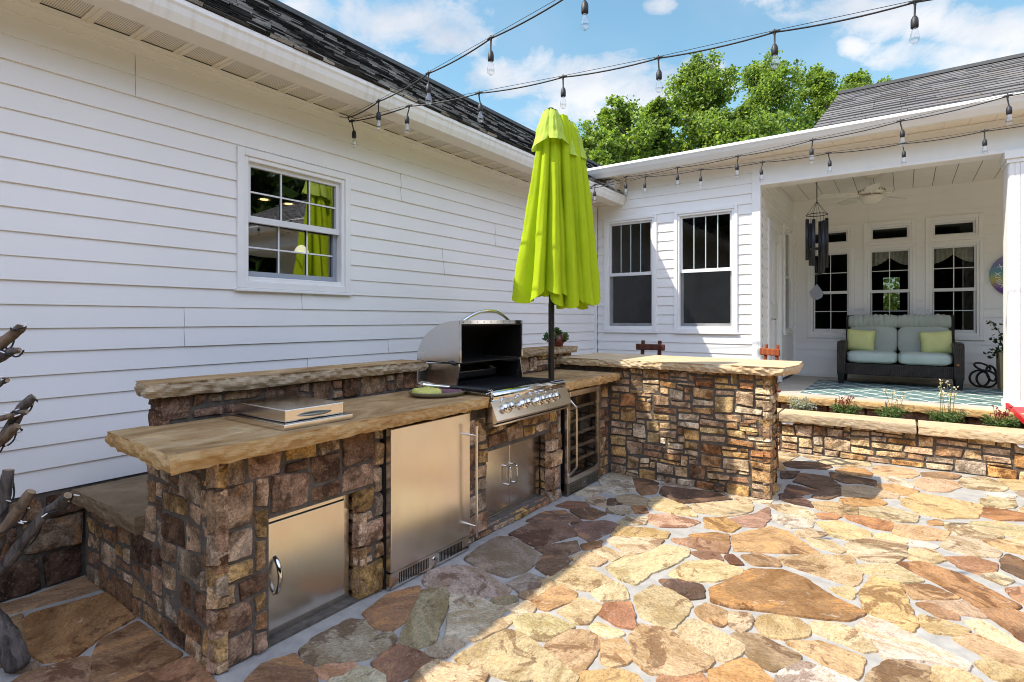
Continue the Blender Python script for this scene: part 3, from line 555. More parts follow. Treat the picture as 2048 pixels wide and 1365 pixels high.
p.add([(-3.72, -6, 0), (7, -6, 0), (7, 7.1, 0), (-3.72, 7.1, 0)], [(0, 1, 2, 3)])
seeds = []
for k, (c, poly) in enumerate(STONES):
    col = PAL[c]; jit = .9 + .2 * ((k * .37) % 1)
    flag(p, poly, tuple(v * jit * (1 + q_) for v, q_ in zip(col, (.05 * math.sin(k * 7.7), .0, .13 * math.sin(k * 3.9)))), k, .012)
    cx = sum(q[0] for q in poly) / len(poly); cy = sum(q[1] for q in poly) / len(poly)
    seeds.append((cx, cy, 0))
    for q in poly: seeds.append((q[0] * .96 + cx * .04, q[1] * .96 + cy * .04, 0))
    for i in range(len(poly)):
        a, b = poly[i], poly[(i + 1) % len(poly)]
        seeds += [((a[0] * f_ + b[0] * (1 - f_)) * .96 + cx * .04, (a[1] * f_ + b[1] * (1 - f_)) * .96 + cy * .04, 0) for f_ in (.25, .5, .75)]
r2 = random.Random(3); keys = ['T'] * 7 + ['OT'] * 4 + ['O', 'W', 'WT', 'PB', 'B', 'GP', 'P', 'OB', 'BT', 'WB']
gy = -4.2
fillers = []

while gy < 7.0:
    gx = -3.6
    while gx < 6.0:
        x = gx + r2.uniform(-.16, .16); y = gy + r2.uniform(-.14, .14)
        if all((x - s[0]) ** 2 + (y - s[1]) ** 2 > .03 for s in seeds) and not (-3.4 < x < -2.35 and y > 1.2) and not (y > 6.45):
            fillers.append((x, y, 1))
        gx += .42
    gy += .34
for _ in range(9000):
    x = r2.uniform(-3.6, 6); y = r2.uniform(-4.2, 6.4)
    if (x < -2.25 and y > 1.05): continue
    if (-2.3 < x < -.8 and 4.62 < y < 5.0): continue
    if all((x - s[0]) ** 2 + (y - s[1]) ** 2 > .026 for s in seeds) and all((x - s[0]) ** 2 + (y - s[1]) ** 2 > .085 for s in fillers): fillers.append((x, y, 1))
allp = seeds + fillers
for k, (x, y, f) in enumerate(fillers):
    poly = [(x - .6, y - .6), (x + .6, y - .6), (x + .6, y + .6), (x - .6, y + .6)]
    near = sorted((s for s in allp if 0 < (s[0] - x) ** 2 + (s[1] - y) ** 2 < 1.3), key=lambda s: (s[0] - x) ** 2 + (s[1] - y) ** 2)[:70]
    for s in near:
        dx, dy = s[0] - x, s[1] - y; L = math.hypot(dx, dy); nx, ny = dx / L, dy / L
        g_, w_ = (.016, .5) if s[2] else (.034, 1.0)
        poly = clip(poly, nx, ny, nx * (x + dx * w_) + ny * (y + dy * w_) - g_)
        if len(poly) < 3: break
    if len(poly) >= 3:
        for nx, ny, d in ((-1, 0, 3.66), (0, 1, 6.46), (0, -1, 4.5)): poly = clip(poly, nx, ny, d) if len(poly) >= 3 else poly
    if len(poly) >= 3 and abs(area(poly)) > .006 and (x > -2.2 or y < 1.04 or True):
        flag(p, poly, PAL[keys[r2.randrange(len(keys))]], 200 + k)
tag(p.build('patio', [MAT['grout'], MAT['flag']], recalc=False), kind='structure')

# ------------------------------------------------------------------ rubble masonry
TONES = {
 'kitchen': [(.42, .31, .205), (.34, .235, .135), (.46, .36, .265), (.42, .29, .125), (.20, .125, .08), (.30, .18, .105), (.48, .39, .31), (.26, .17, .11), (.37, .26, .20), (.33, .285, .235), (.45, .32, .16), (.15, .095, .065), (.40, .30, .22)],
 'bar': [(.46, .345, .22), (.37, .255, .14), (.50, .42, .31), (.30, .19, .105), (.45, .31, .145), (.23, .14, .09), (.38, .29, .215), (.52, .46, .375), (.35, .18, .085), (.40, .32, .245), (.27, .20, .145), (.43, .34, .19)],
'pink': [(.34, .20, .145), (.30, .17, .12), (.38, .26, .19), (.27, .15, .11)],
  'low': [(.54, .43, .28), (.50, .38, .23), (.56, .48, .37), (.46, .34, .25), (.50, .30, .13), (.44, .36, .29), (.55, .46, .31), (.38, .26, .17), (.50, .45, .40)],
 'dark': [(.16, .11, .075), (.24, .17, .115), (.10, .065, .05), (.20, .12, .08), (.27, .22, .17), (.07, .05, .045), (.22, .15, .12), (.13, .08, .05)]}
def rubble(mb, fr, u0, u1, z0, z1, holes=(), cell=(.062, .05), seed=1, tone='kitchen', sizes=None, proud=.03, joint=.0005, mi=0, jitter=.26, wrap=(0, 0)):
    rd = random.Random(seed); nu = max(1, round((u1 - u0) / cell[0])); nz = max(1, round((z1 - z0) / cell[1])); cu = (u1 - u0) / nu; cz = (z1 - z0) / nz
    sizes = sizes or [(2, 1), (2, 2), (3, 2), (3, 1), (4, 2), (3, 3), (4, 3), (1, 1), (2, 1), (3, 2), (2, 2)]
    occ = [[False] * nz for _ in range(nu)]
    for hu0, hu1, hz0, hz1 in holes:
        for i in range(nu):
            for j in range(nz):
                uc = u0 + (i + .5) * cu; zc = z0 + (j + .5) * cz
                if hu0 < uc < hu1 and hz0 < zc < hz1: occ[i][j] = True
    def edge(i, j):   # a grid point on the rim of the region or of a hole stays put
        q = [(a, b) for a in (i - 1, i) for b in (j - 1, j)]
        return any(a < 0 or b < 0 or a >= nu or b >= nz or any(h[0] < u0 + (a + .5) * cu < h[1] and h[2] < z0 + (b + .5) * cz < h[3] for h in holes) for a, b in q)
    jt = {}
    def GP(i, j):
        if (i, j) not in jt:
            k = .35 if edge(i, j) else 1
            jt[(i, j)] = (u0 + i * cu + rd.uniform(-1, 1) * jitter * cu * k, z0 + j * cz + rd.uniform(-1, 1) * jitter * cz * k)
        return jt[(i, j)]
    tones = TONES[tone]
    for j in range(nz):
        for i in range(nu):
            if occ[i][j]: continue
            w, h = sizes[rd.randrange(len(sizes))]
            w = min(w, nu - i); h = min(h, nz - j)
            ww = 1
            while ww < w and not occ[i + ww][j]: ww += 1
            gap_ = 0
            while i + ww + gap_ < nu and not occ[i + ww + gap_][j] and gap_ < 3: gap_ += 1
            if gap_ == 1 and nu > 8: ww += 1
            hh = 1
            while hh < h and all(not occ[i + q][j + hh] for q in range(ww)): hh += 1
            for a in range(ww):
                for b in range(hh): occ[i + a][j + b] = True
            c00, c10, c11, c01 = GP(i, j), GP(i + ww, j), GP(i + ww, j + hh), GP(i, j + hh)
            L = ww * cu; Hh = hh * cz; nn = max(5, min(16, int(L / .014))); mm = max(4, min(14, int(Hh / .014)))
            t = tones[rd.randrange(len(tones))]; g = rd.uniform(.82, 1.2); al = rd.random(); col = (t[0] * g, t[1] * g, t[2] * g, al)
            pr = proud * rd.uniform(.6, 1.05); ta, tb = rd.uniform(-.2, .2) * pr, rd.uniform(-.2, .2) * pr; kc = rd.uniform(.0, .09); so = rd.uniform(0, 90); px = rd.choice((9, 14, 20))
            ju = 1 - 2 * joint / L; jz = 1 - 2 * joint / Hh
            vs = []
            for b in range(mm + 1):
                for a in range(nn + 1):
                    s = 2 * a / nn - 1; q = 2 * b / mm - 1
                    border = a in (0, nn) or b in (0, mm)
                    # spacing denser near the rim
                    s1 = math.copysign(abs(s) ** .7, s); q1 = math.copysign(abs(q) ** .7, q)
                    s2 = s1 * (1 - kc * .5 * q1 * q1 * q1 * q1) * ju; q2 = q1 * (1 - kc * .5 * s1 ** 4) * jz
                    x, y = (s2 + 1) / 2, (q2 + 1) / 2
                    u = (c00[0] * (1 - x) + c10[0] * x) * (1 - y) + (c01[0] * (1 - x) + c11[0] * x) * y
                    z = (c00[1] * (1 - x) + c10[1] * x) * (1 - y) + (c01[1] * (1 - x) + c11[1] * x) * y
                    w1 = noise.noise((u * 22 + so, z * 22, so)); w2 = noise.noise((u * 60 + so, z * 60, so))
                    u += w1 * .004; z += noise.noise((u * 25, z * 25 + so, so + 9)) * .004
                    prof = (1 - abs(s1) ** px * .6) * (1 - abs(q1) ** px * .6)
                    n_ = pr * prof + ta * s1 + tb * q1 + w1 * .006 + w2 * .003 - .010 * min(1, noise.voronoi((u * 14 + so, z * 14, so))[0][0])
                    if border: n_ = -.03
                    vs.append(fr.P(u, z, n_))
            W = nn + 1
            mb.add(vs, [(b * W + a, b * W + a + 1, (b + 1) * W + a + 1, (b + 1) * W + a) for b in range(mm) for a in range(nn)], mi, col, False)

def slab(mb, poly, z0, z1, seed=0, rough=.016, rows=7, step=.018, me=0, mt=1, smooth_edges=()):
    # natural stone slab: flat weathered top, rock-faced (chiselled) edges
    if area(poly) < 0: poly = poly[::-1]
    per = []
    for i in range(len(poly)):
        a, b = Vector(poly[i]), Vector(poly[(i + 1) % len(poly)]); n = max(1, int((b - a).length / step)); d = (b - a).normalized(); nr = Vector((d.y, -d.x))
        p0, p2 = Vector(poly[i - 1]), Vector(poly[(i + 2) % len(poly)])
        n0 = (a - p0).normalized(); n0 = Vector((n0.y, -n0.x)); n2 = (p2 - b).normalized(); n2 = Vector((n2.y, -n2.x))
        for j in range(n):
            f = j / n; nn = nr
            if f * (b - a).length < .02: nn = (nr + n0).normalized()
            per.append((a + (b - a) * f, nn))
    vs = []; N = len(per)
    for r in range(rows + 1):
        f = r / rows; z = z1 + (z0 - z1) * f
        for p, nn in per:
            q = (p.x * 19 + seed, p.y * 19, z * 30)
            d = noise.voronoi(q)[0][0]
            off = -rough * (.25 + .9 * min(1, d * 1.1)) + rough * .5 * noise.noise((p.x * 34, p.y * 34, z * 50 + seed)) + rough * .8 * noise.noise((p.x * 3, p.y * 3, seed))
            off += rough * .9 * math.sin(math.pi * (.18 + .72 * f)) - rough * .5
            if r == 0: off = -.008 + .004 * noise.noise((p.x * 9, p.y * 9, seed)) + .003 * noise.noise((p.x * 40, p.y * 40, seed))
            zz = z + (0 if r in (0,) else (noise.noise((p.x * 14, p.y * 14, seed + 5)) * .007 if r == rows else 0))
            vs.append((p.x + nn.x * off, p.y + nn.y * off, zz))
    mb.add(vs, [(r * N + i, r * N + (i + 1) % N, (r + 1) * N + (i + 1) % N, (r + 1) * N + i) for r in range(rows) for i in range(N)], me, None, False)
    mb.add(vs[:N], [tuple(range(N))], mt); mb.add(vs[rows * N:], [tuple(range(N - 1, -1, -1))], me)
def rect(x0, x1, y0, y1): return [(x0, y0), (x1, y0), (x1, y1), (x0, y1)]
# ------------------------------------------------------------------ houses
def siding(mb, fr, u0, u1, zb, zt, exp, holes=(), seams=(), n_lo=.0145, n_hi=.004, first=None):
    k0 = math.floor((zb - (first if first is not None else zb)) / exp + 1e-6)
    base = first if first is not None else zb
    k = k0
    while base + k * exp < zt - 1e-4:
        a = base + k * exp; b = a + exp
        za, zz = max(a, zb), min(b, zt)
        cuts = sorted({za, zz} | {h[2] for h in holes if za < h[2] < zz} | {h[3] for h in holes if za < h[3] < zz})
        sm = sorted(s for kk, s in seams if kk == k)
        for c0, c1 in zip(cuts, cuts[1:]):
            mid = (c0 + c1) / 2
            segs = [(u0, u1, 0)]
            for s in sm:
                segs = [q for t in segs for q in ([(t[0], s, t[2]), (s + .0012, t[1], t[2] + .002)] if t[0] < s < t[1] else [t])]
            for h in holes:
                if h[2] < mid < h[3]:
                    segs = [q for t in segs for q in ([t] if h[1] <= t[0] or h[0] >= t[1] else [(t[0], h[0], t[2]), (h[1], t[1], t[2])]) if q[1] - q[0] > .001]
            def N(z, l): return n_lo + (n_hi - n_lo) * (z - a) / exp + l
            for s0, s1, l in segs:
                L = max(1, int((s1 - s0) / .5))
                for i in range(L):       # gentle waviness of vinyl along the run
                    e0 = s0 + (s1 - s0) * i / L; e1 = s0 + (s1 - s0) * (i + 1) / L
                    w0 = .002 * noise.noise((e0 * 1.7, k * 3.3, 1)); w1 = .002 * noise.noise((e1 * 1.7, k * 3.3, 1))
                    mb.add([fr.P(e0, c0, N(c0, l) + w0), fr.P(e1, c0, N(c0, l) + w1), fr.P(e1, c1, N(c1, l) + w1), fr.P(e0, c1, N(c1, l) + w0)], [(0, 1, 2, 3)], 0)
                    if abs(c0 - a) < 1e-6:
                        mb.add([fr.P(e0, c0, N(c0, l) + w0), fr.P(e1, c0, N(c0, l) + w1), fr.P(e1, c0, .002), fr.P(e0, c0, .002)], [(3, 2, 1, 0)], 0)
        k += 1
    # backing sheet with the openings cut out
    cu = sorted({u0, u1} | {h[0] for h in holes} | {h[1] for h in holes}); cz = sorted({zb, zt} | {h[2] for h in holes} | {h[3] for h in holes})
    for a0, a1 in zip(cu, cu[1:]):
        for b0, b1 in zip(cz, cz[1:]):
            if not any(h[0] <= (a0 + a1) / 2 <= h[1] and h[2] <= (b0 + b1) / 2 <= h[3] for h in holes): fr.quad(mb, a0, a1, b0, b1, -.004, 1)

def shingles(mb, o, u, up, n, length, slope, pal, exp=.145, seed=1, tabw=(.14, .34), cluster=None):
    o, u, up, n = map(Vector, (o, u, up, n)); rd = random.Random(seed); rows = int(slope / exp) + 1
    for r in range(rows):
        s = -rd.uniform(0, .3); lo = r * exp; hi = min(slope, lo + exp * 1.05)
        while s < length:
            wd = rd.uniform(*tabw); e = min(s + wd, length); s0 = max(0, s); t = rd.choice(pal) if not cluster else rd.choice(cluster[1] if ((math.floor(s0 / .34 + (r // 3) * .53) * 7919 + (r // 3) * 104729) * 2654435761 % 1000) < 560 and rd.random() < .72 else cluster[0]); g = rd.uniform(.92, 1.08); lift = .012 + (.006 if rd.random() < .5 else 0)
            drop = rd.choice((0, 0, .008))
            if e - s0 > .01:
                P = [o + u * s0 + up * (lo - drop) + n * lift, o + u * e + up * (lo - drop) + n * lift, o + u * e + up * hi + n * .002, o + u * s0 + up * hi + n * .002, o + u * s0 + up * (lo - drop) - n * .004, o + u * e + up * (lo - drop) - n * .004]
                c = tuple(x * g for x in t)
                mb.add(P, [(0, 1, 2, 3), (4, 5, 1, 0)], 0, c)
            s = e + .004

def window(parent, fr, u0, u1, z0, z1, casing=.075, rail=None, lites=(3, 2), upper_only=False, scr=False, gl='glass', jamb='sash', sashw=.035, name='window', label=None, grey=False, grille='sash'):
    mb = MB()
    fr.ring(mb, u0, u1, z0, z1, casing * .62, -.02, .030)
    fr.ring(mb, u0 + casing * .62, u1 - casing * .62, z0 + casing * .62, z1 - casing * .62, casing * .38, -.06, .018)
    fr.box(mb, u0 - .012, u1 + .012, z0 - .022, z0 - .001, -.02, .036)
    wo = mb.build(name, MAT['trim'], parent, bevel=.004)
    if label: wo['label'] = label
    a0, a1, b0, b1 = u0 + casing, u1 - casing, z0 + casing * .9, z1 - casing
    if rail is None:
        f = MB(); fr.ring(f, a0, a1, b0, b1, sashw * .6, -.05, -.012); f.build('sash', MAT[jamb], wo, bevel=.002)
        q = MB(); fr.quad(q, a0 + .02, a1 - .02, b0 + .02, b1 - .02, -.032); q.build('pane', MAT[gl], wo, recalc=False)
        return wo
    f = MB(); fr.ring(f, a0, a1, rail - .02, b1, sashw, -.040, -.010, wb=.045); f.build('upper_sash', MAT[jamb], wo, bevel=.002)
    f = MB(); fr.ring(f, a0 + .004, a1 - .004, b0, rail + .02, sashw, -.072, -.044, wb=.05); f.build('lower_sash', MAT['greysash' if grey else jamb], wo, bevel=.002)
    tl = .008 if gl == 'glass2' else 0
    q = MB(); q.add([fr.P(a0 + sashw, rail + .02, -.026), fr.P(a1 - sashw, rail + .02, -.026 - tl), fr.P(a1 - sashw, b1 - sashw, -.026 - tl), fr.P(a0 + sashw, b1 - sashw, -.026)], [(0, 1, 2, 3)]); q.build('pane', MAT[gl], wo, recalc=False)
    q = MB(); q.add([fr.P(a0 + sashw, b0 + .045, -.058), fr.P(a1 - sashw, b0 + .045, -.058 - tl), fr.P(a1 - sashw, rail - .015, -.058 - tl), fr.P(a0 + sashw, rail - .015, -.058)], [(0, 1, 2, 3)]); q.build('pane', MAT[gl], wo, recalc=False)
    gm = MB()
    def bars(c0, c1, d0, d1, nn, cols, rws):
        for i in range(1, cols): x = c0 + (c1 - c0) * i / cols; fr.box(gm, x - .0055, x + .0055, d0, d1, nn, nn + .006)
        for j in range(1, rws): y = d0 + (d1 - d0) * j / rws; fr.box(gm, c0, c1, y - .0055, y + .0055, nn - .001, nn + .005)
    bars(a0 + sashw, a1 - sashw, rail + .02, b1 - sashw, -.0245, *lites)
    if not upper_only: bars(a0 + sashw, a1 - sashw, b0 + .045, rail - .015, -.0565, *lites)
    gm.build('grille', MAT['tealbar' if upper_only else grille], wo)
    if scr:
        q = MB(); fr.quad(q, a0 + .01, a1 - .01, b0 + .01, rail - .015, -.018); q.build('insect_screen', MAT['screen'], wo, recalc=False)
    return wo
def room(parent, x0, x1, y0, y1, z0, z1, openface, mat='room', hole=None):
    mb = MB(); P = [(x0, y0, z0), (x1, y0, z0), (x1, y1, z0), (x0, y1, z0), (x0, y0, z1), (x1, y0, z1), (x1, y1, z1), (x0, y1, z1)]
    F = {'-y': (0, 1, 5, 4), '+x': (1, 2, 6, 5), '+y': (2, 3, 7, 6), '-x': (3, 0, 4, 7), 'b': (0, 1, 2, 3), 't': (4, 5, 6, 7)}
    for k, f in F.items():
        if k == openface: continue
        if hole and k == hole[0]:
            a0, a1, b0, b1 = hole[1:]
            for u0, u1, w0, w1 in ((x0, a0, z0, z1), (a1, x1, z0, z1), (a0, a1, z0, b0), (a0, a1, b1, z1)): mb.add([(u0, y1, w0), (u1, y1, w0), (u1, y1, w1), (u0, y1, w1)], [(0, 1, 2, 3)])
            continue
        mb.add(P, [f])
    return mb.build('room_interior', MAT[mat], parent, recalc=False)

# --- left wing -----------------------------------------------------------------
GW = thing('garage_wing', 'long white vinyl sided wing along the left with one grid window above the stone kitchen', 'house', (-3.9, 2, 0))
fl = Fr((-3.70, 0, 0), (0, 1, 0), (1, 0, 0))
wu0, wu1, wz0, wz1 = 1.952, 2.885, 1.632, 2.594
mb = MB()
siding(mb, fl, -4, 7.285, .506, 3.06, .1236, [(wu0 + .01, wu1 - .01, wz0 + .01, wz1 - .01)], seams=[(19, 1.35), (18, 1.35), (7, 1.62), (6, 1.62), (17, 3.45), (16, 3.45), (12, 4.0), (11, 4.02), (15, 4.85), (14, 4.85), (8, 2.45), (4, 2.5), (3, 2.5), (10, 5.6), (13, 6.1), (9, .4), (5, 3.3), (16, 5.7), (6, 5.2)])
mb.build('siding', [MAT['siding'], MAT['wrap']], GW, recalc=False)
mb = MB(); mb.box(-3.70, -3.655, 7.225, 7.27, .5, 3.06); mb.build('corner_post', MAT['trim'], GW)
mb = MB(); rubble(mb, Fr((-3.70, 0, 0), (0, 1, 0), (1, 0, 0)), -1.2, 1.10, 0, .49, cell=(.09, .06), seed=5, tone='dark', proud=.04, sizes=[(2, 2), (3, 2), (3, 3), (4, 2), (2, 1), (4, 3)])
mb.box(-3.80, -3.694, -4, 7.285, 0, .50, 1); mb.build('stone_plinth', [MAT['stone'], MAT['mortar']], GW, recalc=False)
WL = window(GW, fl, wu0, wu1, wz0, wz1, casing=.082, rail=2.115, lites=(3, 2), gl='glass2', grey=True, sashw=.03)
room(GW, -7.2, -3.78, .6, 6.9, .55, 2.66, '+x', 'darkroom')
# soffit, gutter, fascia, roof
mb = MB(); y = -4.0
mb.box(-3.70, -3.665, -4, 7.28, 3.035, 3.06)
mb.build('frieze_trim', MAT['trim'], GW)
mb = MB()
while y < 7.25:
    y1 = min(7.28, y + .232); mb.box(-3.664, -3.44, y + .028, y1 - .028, 3.066, 3.075, 1)
    mb.box(-3.664, -3.43, y1 - .0275, y1, 3.058, 3.07, 0); mb.box(-3.664, -3.43, y, y + .0275, 3.0585, 3.07, 0); mb.box(-3.664, -3.43, y1 - .004, y1 + .004, 3.0535, 3.0575, 0)
    mb.box(-3.44, -3.43, y + .028, y1 - .028, 3.06, 3.07, 0); y = y1 + .0001
mb.build('soffit', [MAT['soffit'], MAT['vent']], GW)
mb = MB(); mb.box(-3.4295, -3.27, -4, 7.28, 3.045, 3.062); mb.build('fascia_band', MAT['soffit'], GW, bevel=.004)
prof = [(-3.27, 3.040), (-3.245, 3.036), (-3.238, 3.052), (-3.222, 3.085), (-3.214, 3.12), (-3.205, 3.135), (-3.205, 3.165), (-3.222, 3.165), (-3.222, 3.15), (-3.27, 3.15)]
mb = MB(); mb.prism(prof, 'y', -4, 7.27); mb.build('gutter', MAT['gutter'], GW, bevel=.003)
mb = MB(); sl_ = math.atan(.667); ux, uz = math.cos(sl_), math.sin(sl_)
dark = [(.010, .010, .011)] * 5 + [(.02, .02, .021)] * 3 + [(.05, .048, .046)] + [(.26, .255, .245)] * 2 + [(.40, .39, .37)] * 3
rn = [(-uz * 0 - 0, 0, 0)]
shingles(mb, (-3.20, -4, 3.172), (0, 1, 0), (-ux, 0, uz), (uz, 0, ux), 21, 3.96, dark, seed=4, exp=.13, tabw=(.09, .17), cluster=([(.02, .019, .018)] * 2 + [(.035, .033, .031), (.06, .056, .052)], [(.30, .285, .265), (.40, .385, .36), (.24, .23, .215)]))
mb.add([(-3.20, -4, 3.165), (-3.20, 17, 3.165), (-6.50, 17, 5.366), (-6.50, -4, 5.366)], [(0, 1, 2, 3)], 1)
mb.add([(-9.8, -4, 3.165), (-9.8, 17, 3.165), (-6.50, 17, 5.366), (-6.50, -4, 5.366)], [(0, 1, 2, 3)], 1)
mb.box(-6.62, -6.38, -4, 17, 5.35, 5.41, 1)
mb.build('shingle_roof', [MAT['shingle'], MAT['wrap']], GW, recalc=False)
mb = MB(); mb.add([(-9.6, -4, 0), (-3.72, -4, 0), (-3.72, -4, 3.1), (-6.5, -4, 5.36), (-9.6, -4, 3.1)], [(0, 1, 2, 3, 4)]); mb.add([(-9.6, -4, 0), (-9.6, 17, 0), (-9.6, 17, 3.1), (-9.6, -4, 3.1)], [(0, 1, 2, 3)])
mb.add([(-3.72, 7.3, 0), (-3.72, 17, 0), (-3.72, 17, 3.2), (-3.72, 7.3, 3.2)], [(0, 1, 2, 3)]); mb.build('hidden_walls', MAT['siding'], GW, recalc=False)
# things seen inside the garage window
pl = thing('pendant_lamp', 'small lit pendant lamp with white dome shade hanging inside the left wall window', 'lamp', (-5.0, 3.316, 2.14))
mb = MB(); mb.lathe((-5, 3.316, 2.10), [(.07, 0), (.066, .022), (.05, .048), (.03, .065), (.012, .075)], 16); 
em = NT('lamp_shade_glow'); em.base((.8, .76, .7)); em.b.inputs['Emission Color'].default_value = (1, .86, .7, 1); em.b.inputs['Emission Strength'].default_value = .5
mb.build('shade', em.mat, pl); mb = MB(); mb.tube([(-5, 3.316, 2.22), (-5, 3.316, 2.66)], .006, 6); mb.build('cord', MAT['rubber'], pl)
es = NT('spot_glow'); es.base((.8, .5, .3)); es.b.inputs['Emission Color'].default_value = (1, .55, .25, 1); es.b.inputs['Emission Strength'].default_value = 1.6
for i, (x, yy, lab) in enumerate(((-5.37, 3.13, 'round ceiling spotlight glowing inside the left wall window, the farther left of two'), (-5.36, 3.40, 'round ceiling spotlight glowing inside the left wall window, the farther right of two'))):
    sp_ = thing('ceiling_spotlight', lab, 'spotlight', (x, yy, 2.66), 'ceiling spotlights seen through the window')
    mb = MB(); mb.lathe((x, yy, 2.652), [(.06, 0), (.06, .008), (.04, .0085)], 16); mb.build('rim', MAT['trim'], sp_)
    mb = MB(); mb.lathe((x, yy, 2.648), [(.0, 0), (.038, .001), (.04, .012)], 16); mb.build('bulb', es.mat, sp_)

# --- main house ------------------------------------------------------------------
MH = thing('main_house', 'white sided house behind the bar with sunroom, covered porch and grey shingle roof', 'house', (-.5, 9, 0))
ff = Fr((0, 7.29, 0), (1, 0, 0), (0, -1, 0))
W1 = (-3.545, -2.755, 1.252, 2.865); W2 = (-2.515, -1.705, 1.252, 2.865)
mb = MB(); siding(mb, ff, -3.655, -1.534, .3605, 3.40, .1249, [(w[0] + .01, w[1] - .01, w[2] + .01, w[3] - .01) for w in (W1, W2)], first=.3605, seams=[(21, -2.62)])
mb.box(-3.70, -1.45, 7.30, 7.34, 0, .36, 1)
mb.build('sunroom_siding', [MAT['siding'], MAT['wrap']], MH, recalc=False)
for w, lb in ((W1, 'sunroom window nearest the inside corner'), (W2, 'sunroom window nearest the porch')): window(MH, ff, *w, casing=.072, rail=2.057, lites=(4, 1), upper_only=True, scr=True, sashw=.028, label=lb)
mb = MB(); mb.box(-1.536, -1.437, 7.262, 7.288, .45, 3.40); mb.box(-1.462, -1.437, 7.2885, 7.37, .5, 3.40); mb.build('corner_board', MAT['trim'], MH, bevel=.003)
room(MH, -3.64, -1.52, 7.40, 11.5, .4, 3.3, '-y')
mb = MB()
for x in (-3.0, -2.0):                                            # curtains seen inside the sunroom
    mb = MB(); mb.grid(lambda a, b, x=x: (x + .25 * a, 8.2 + .03 * math.sin(a * 30), .5 + 2.6 * b), 30, 2); mb.build('curtain', MAT['curtain'], MH, recalc=False)
# porch side wall
fs = Fr((-1.447, 0, 0), (0, 1, 0), (1, 0, 0)); D = (7.80, 8.58, .53, 2.64); SW = (8.86, 9.56, 1.21, 2.82)
mb = MB(); siding(mb, fs, 7.37, 9.79, .572, 3.31, .1249, [(D[0] - .02, D[1] + .02, .5, D[3] + .02), (SW[0] + .01, SW[1] - .01, SW[2] + .01, SW[3] - .01)])
mb.build('porch_side_siding', [MAT['siding'], MAT['wrap']], MH, recalc=False)
window(MH, fs, *SW, casing=.075, rail=2.06, lites=(1, 1), scr=True, sashw=.03, label='narrow side window beside the porch door')
mb = MB(); fs.ring(mb, D[0] - .09, D[1] + .09, D[2] - .09, D[3] + .09, .09, -.05, .028); fs.box(mb, D[0], D[1], D[2], D[3], -.05, -.012)
for a, b in ((.10, .36), (.42, .68)):
    for z0_, z1_ in ((.75, 1.45), (1.62, 2.5)): fs.ring(mb, D[0] + a, D[0] + b, z0_, z1_, .022, -.0119, -.002)
dr = mb.build('door', MAT['door'], MH, bevel=.003)
mb = MB(); mb.lathe((-1.459, 7.90, 1.64), [(.0, .022), (.026, .02), (.03, .0)], 14, axis=(1, 0, 0)); mb.build('deadbolt', MAT['nickel'], dr)
mb = MB(); mb.lathe((-1.459, 7.90, 1.42), [(.0, .022), (.02, .02), (.026, .0)], 14, axis=(1, 0, 0)); mb.tube([(-1.459, 7.90, 1.42), (-1.405, 7.90, 1.42), (-1.40, 8.01, 1.42)], .01, 8); mb.build('lever_handle', MAT['nickel'], dr)
# porch back wall
fb = Fr((0, 9.804, 0), (1, 0, 0), (0, -1, 0))
BW = [(-1.248, -.615), (-.493, .140), (.245, .878)]
mb = MB(); siding(mb, fb, -1.40, 8, .572, 3.31, .1249, [(a + .01, b - .01, 1.16, 2.85) for a, b in BW]); mb.box(-1.45, 8, 9.76, 9.80, .5, .575, 0)
mb.build('porch_back_siding', [MAT['siding'], MAT['wrap']], MH, recalc=False)
mb = MB(); mb.box(-1.447, -1.395, 9.745, 9.80, .53, 3.30); mb.build('inside_corner_post', MAT['trim'], MH)
for i, (a, b) in enumerate(BW):
    lb = ('porch window behind the wind chime', 'porch window above the left half of the loveseat', 'porch window above the right half of the loveseat')[i]
    window(MH, fb, a, b, 1.155, 2.515, casing=.075, rail=1.832, lites=(2, 2), sashw=.022, label=lb)
    window(MH, fb, a, b, 2.517, 2.865, casing=.085, name='transom_window', sashw=.04)
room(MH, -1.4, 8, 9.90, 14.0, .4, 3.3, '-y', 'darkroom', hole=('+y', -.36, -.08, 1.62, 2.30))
mb = MB(); mb.add([(-.36, 14.0, 1.62), (-.08, 14.0, 1.62), (-.08, 14.0, 2.30), (-.36, 14.0, 2.30)], [(0, 1, 2, 3)]); mb.build('far_pane', MAT['smoke'], MH, recalc=False)
mb = MB()
for a, b in BW[1:]:                                               # scalloped valances behind the glass
    mb = MB(); mb.grid(lambda s, t, a=a: (a + .09 + .45 * s, 9.96 + .012 * math.sin(s * 50), 2.44 - t * (.10 + .12 * abs(math.sin(s * math.pi * 1.0 + 1.57)))), 40, 3); mb.build('valance', MAT['curtain'], MH, recalc=False)
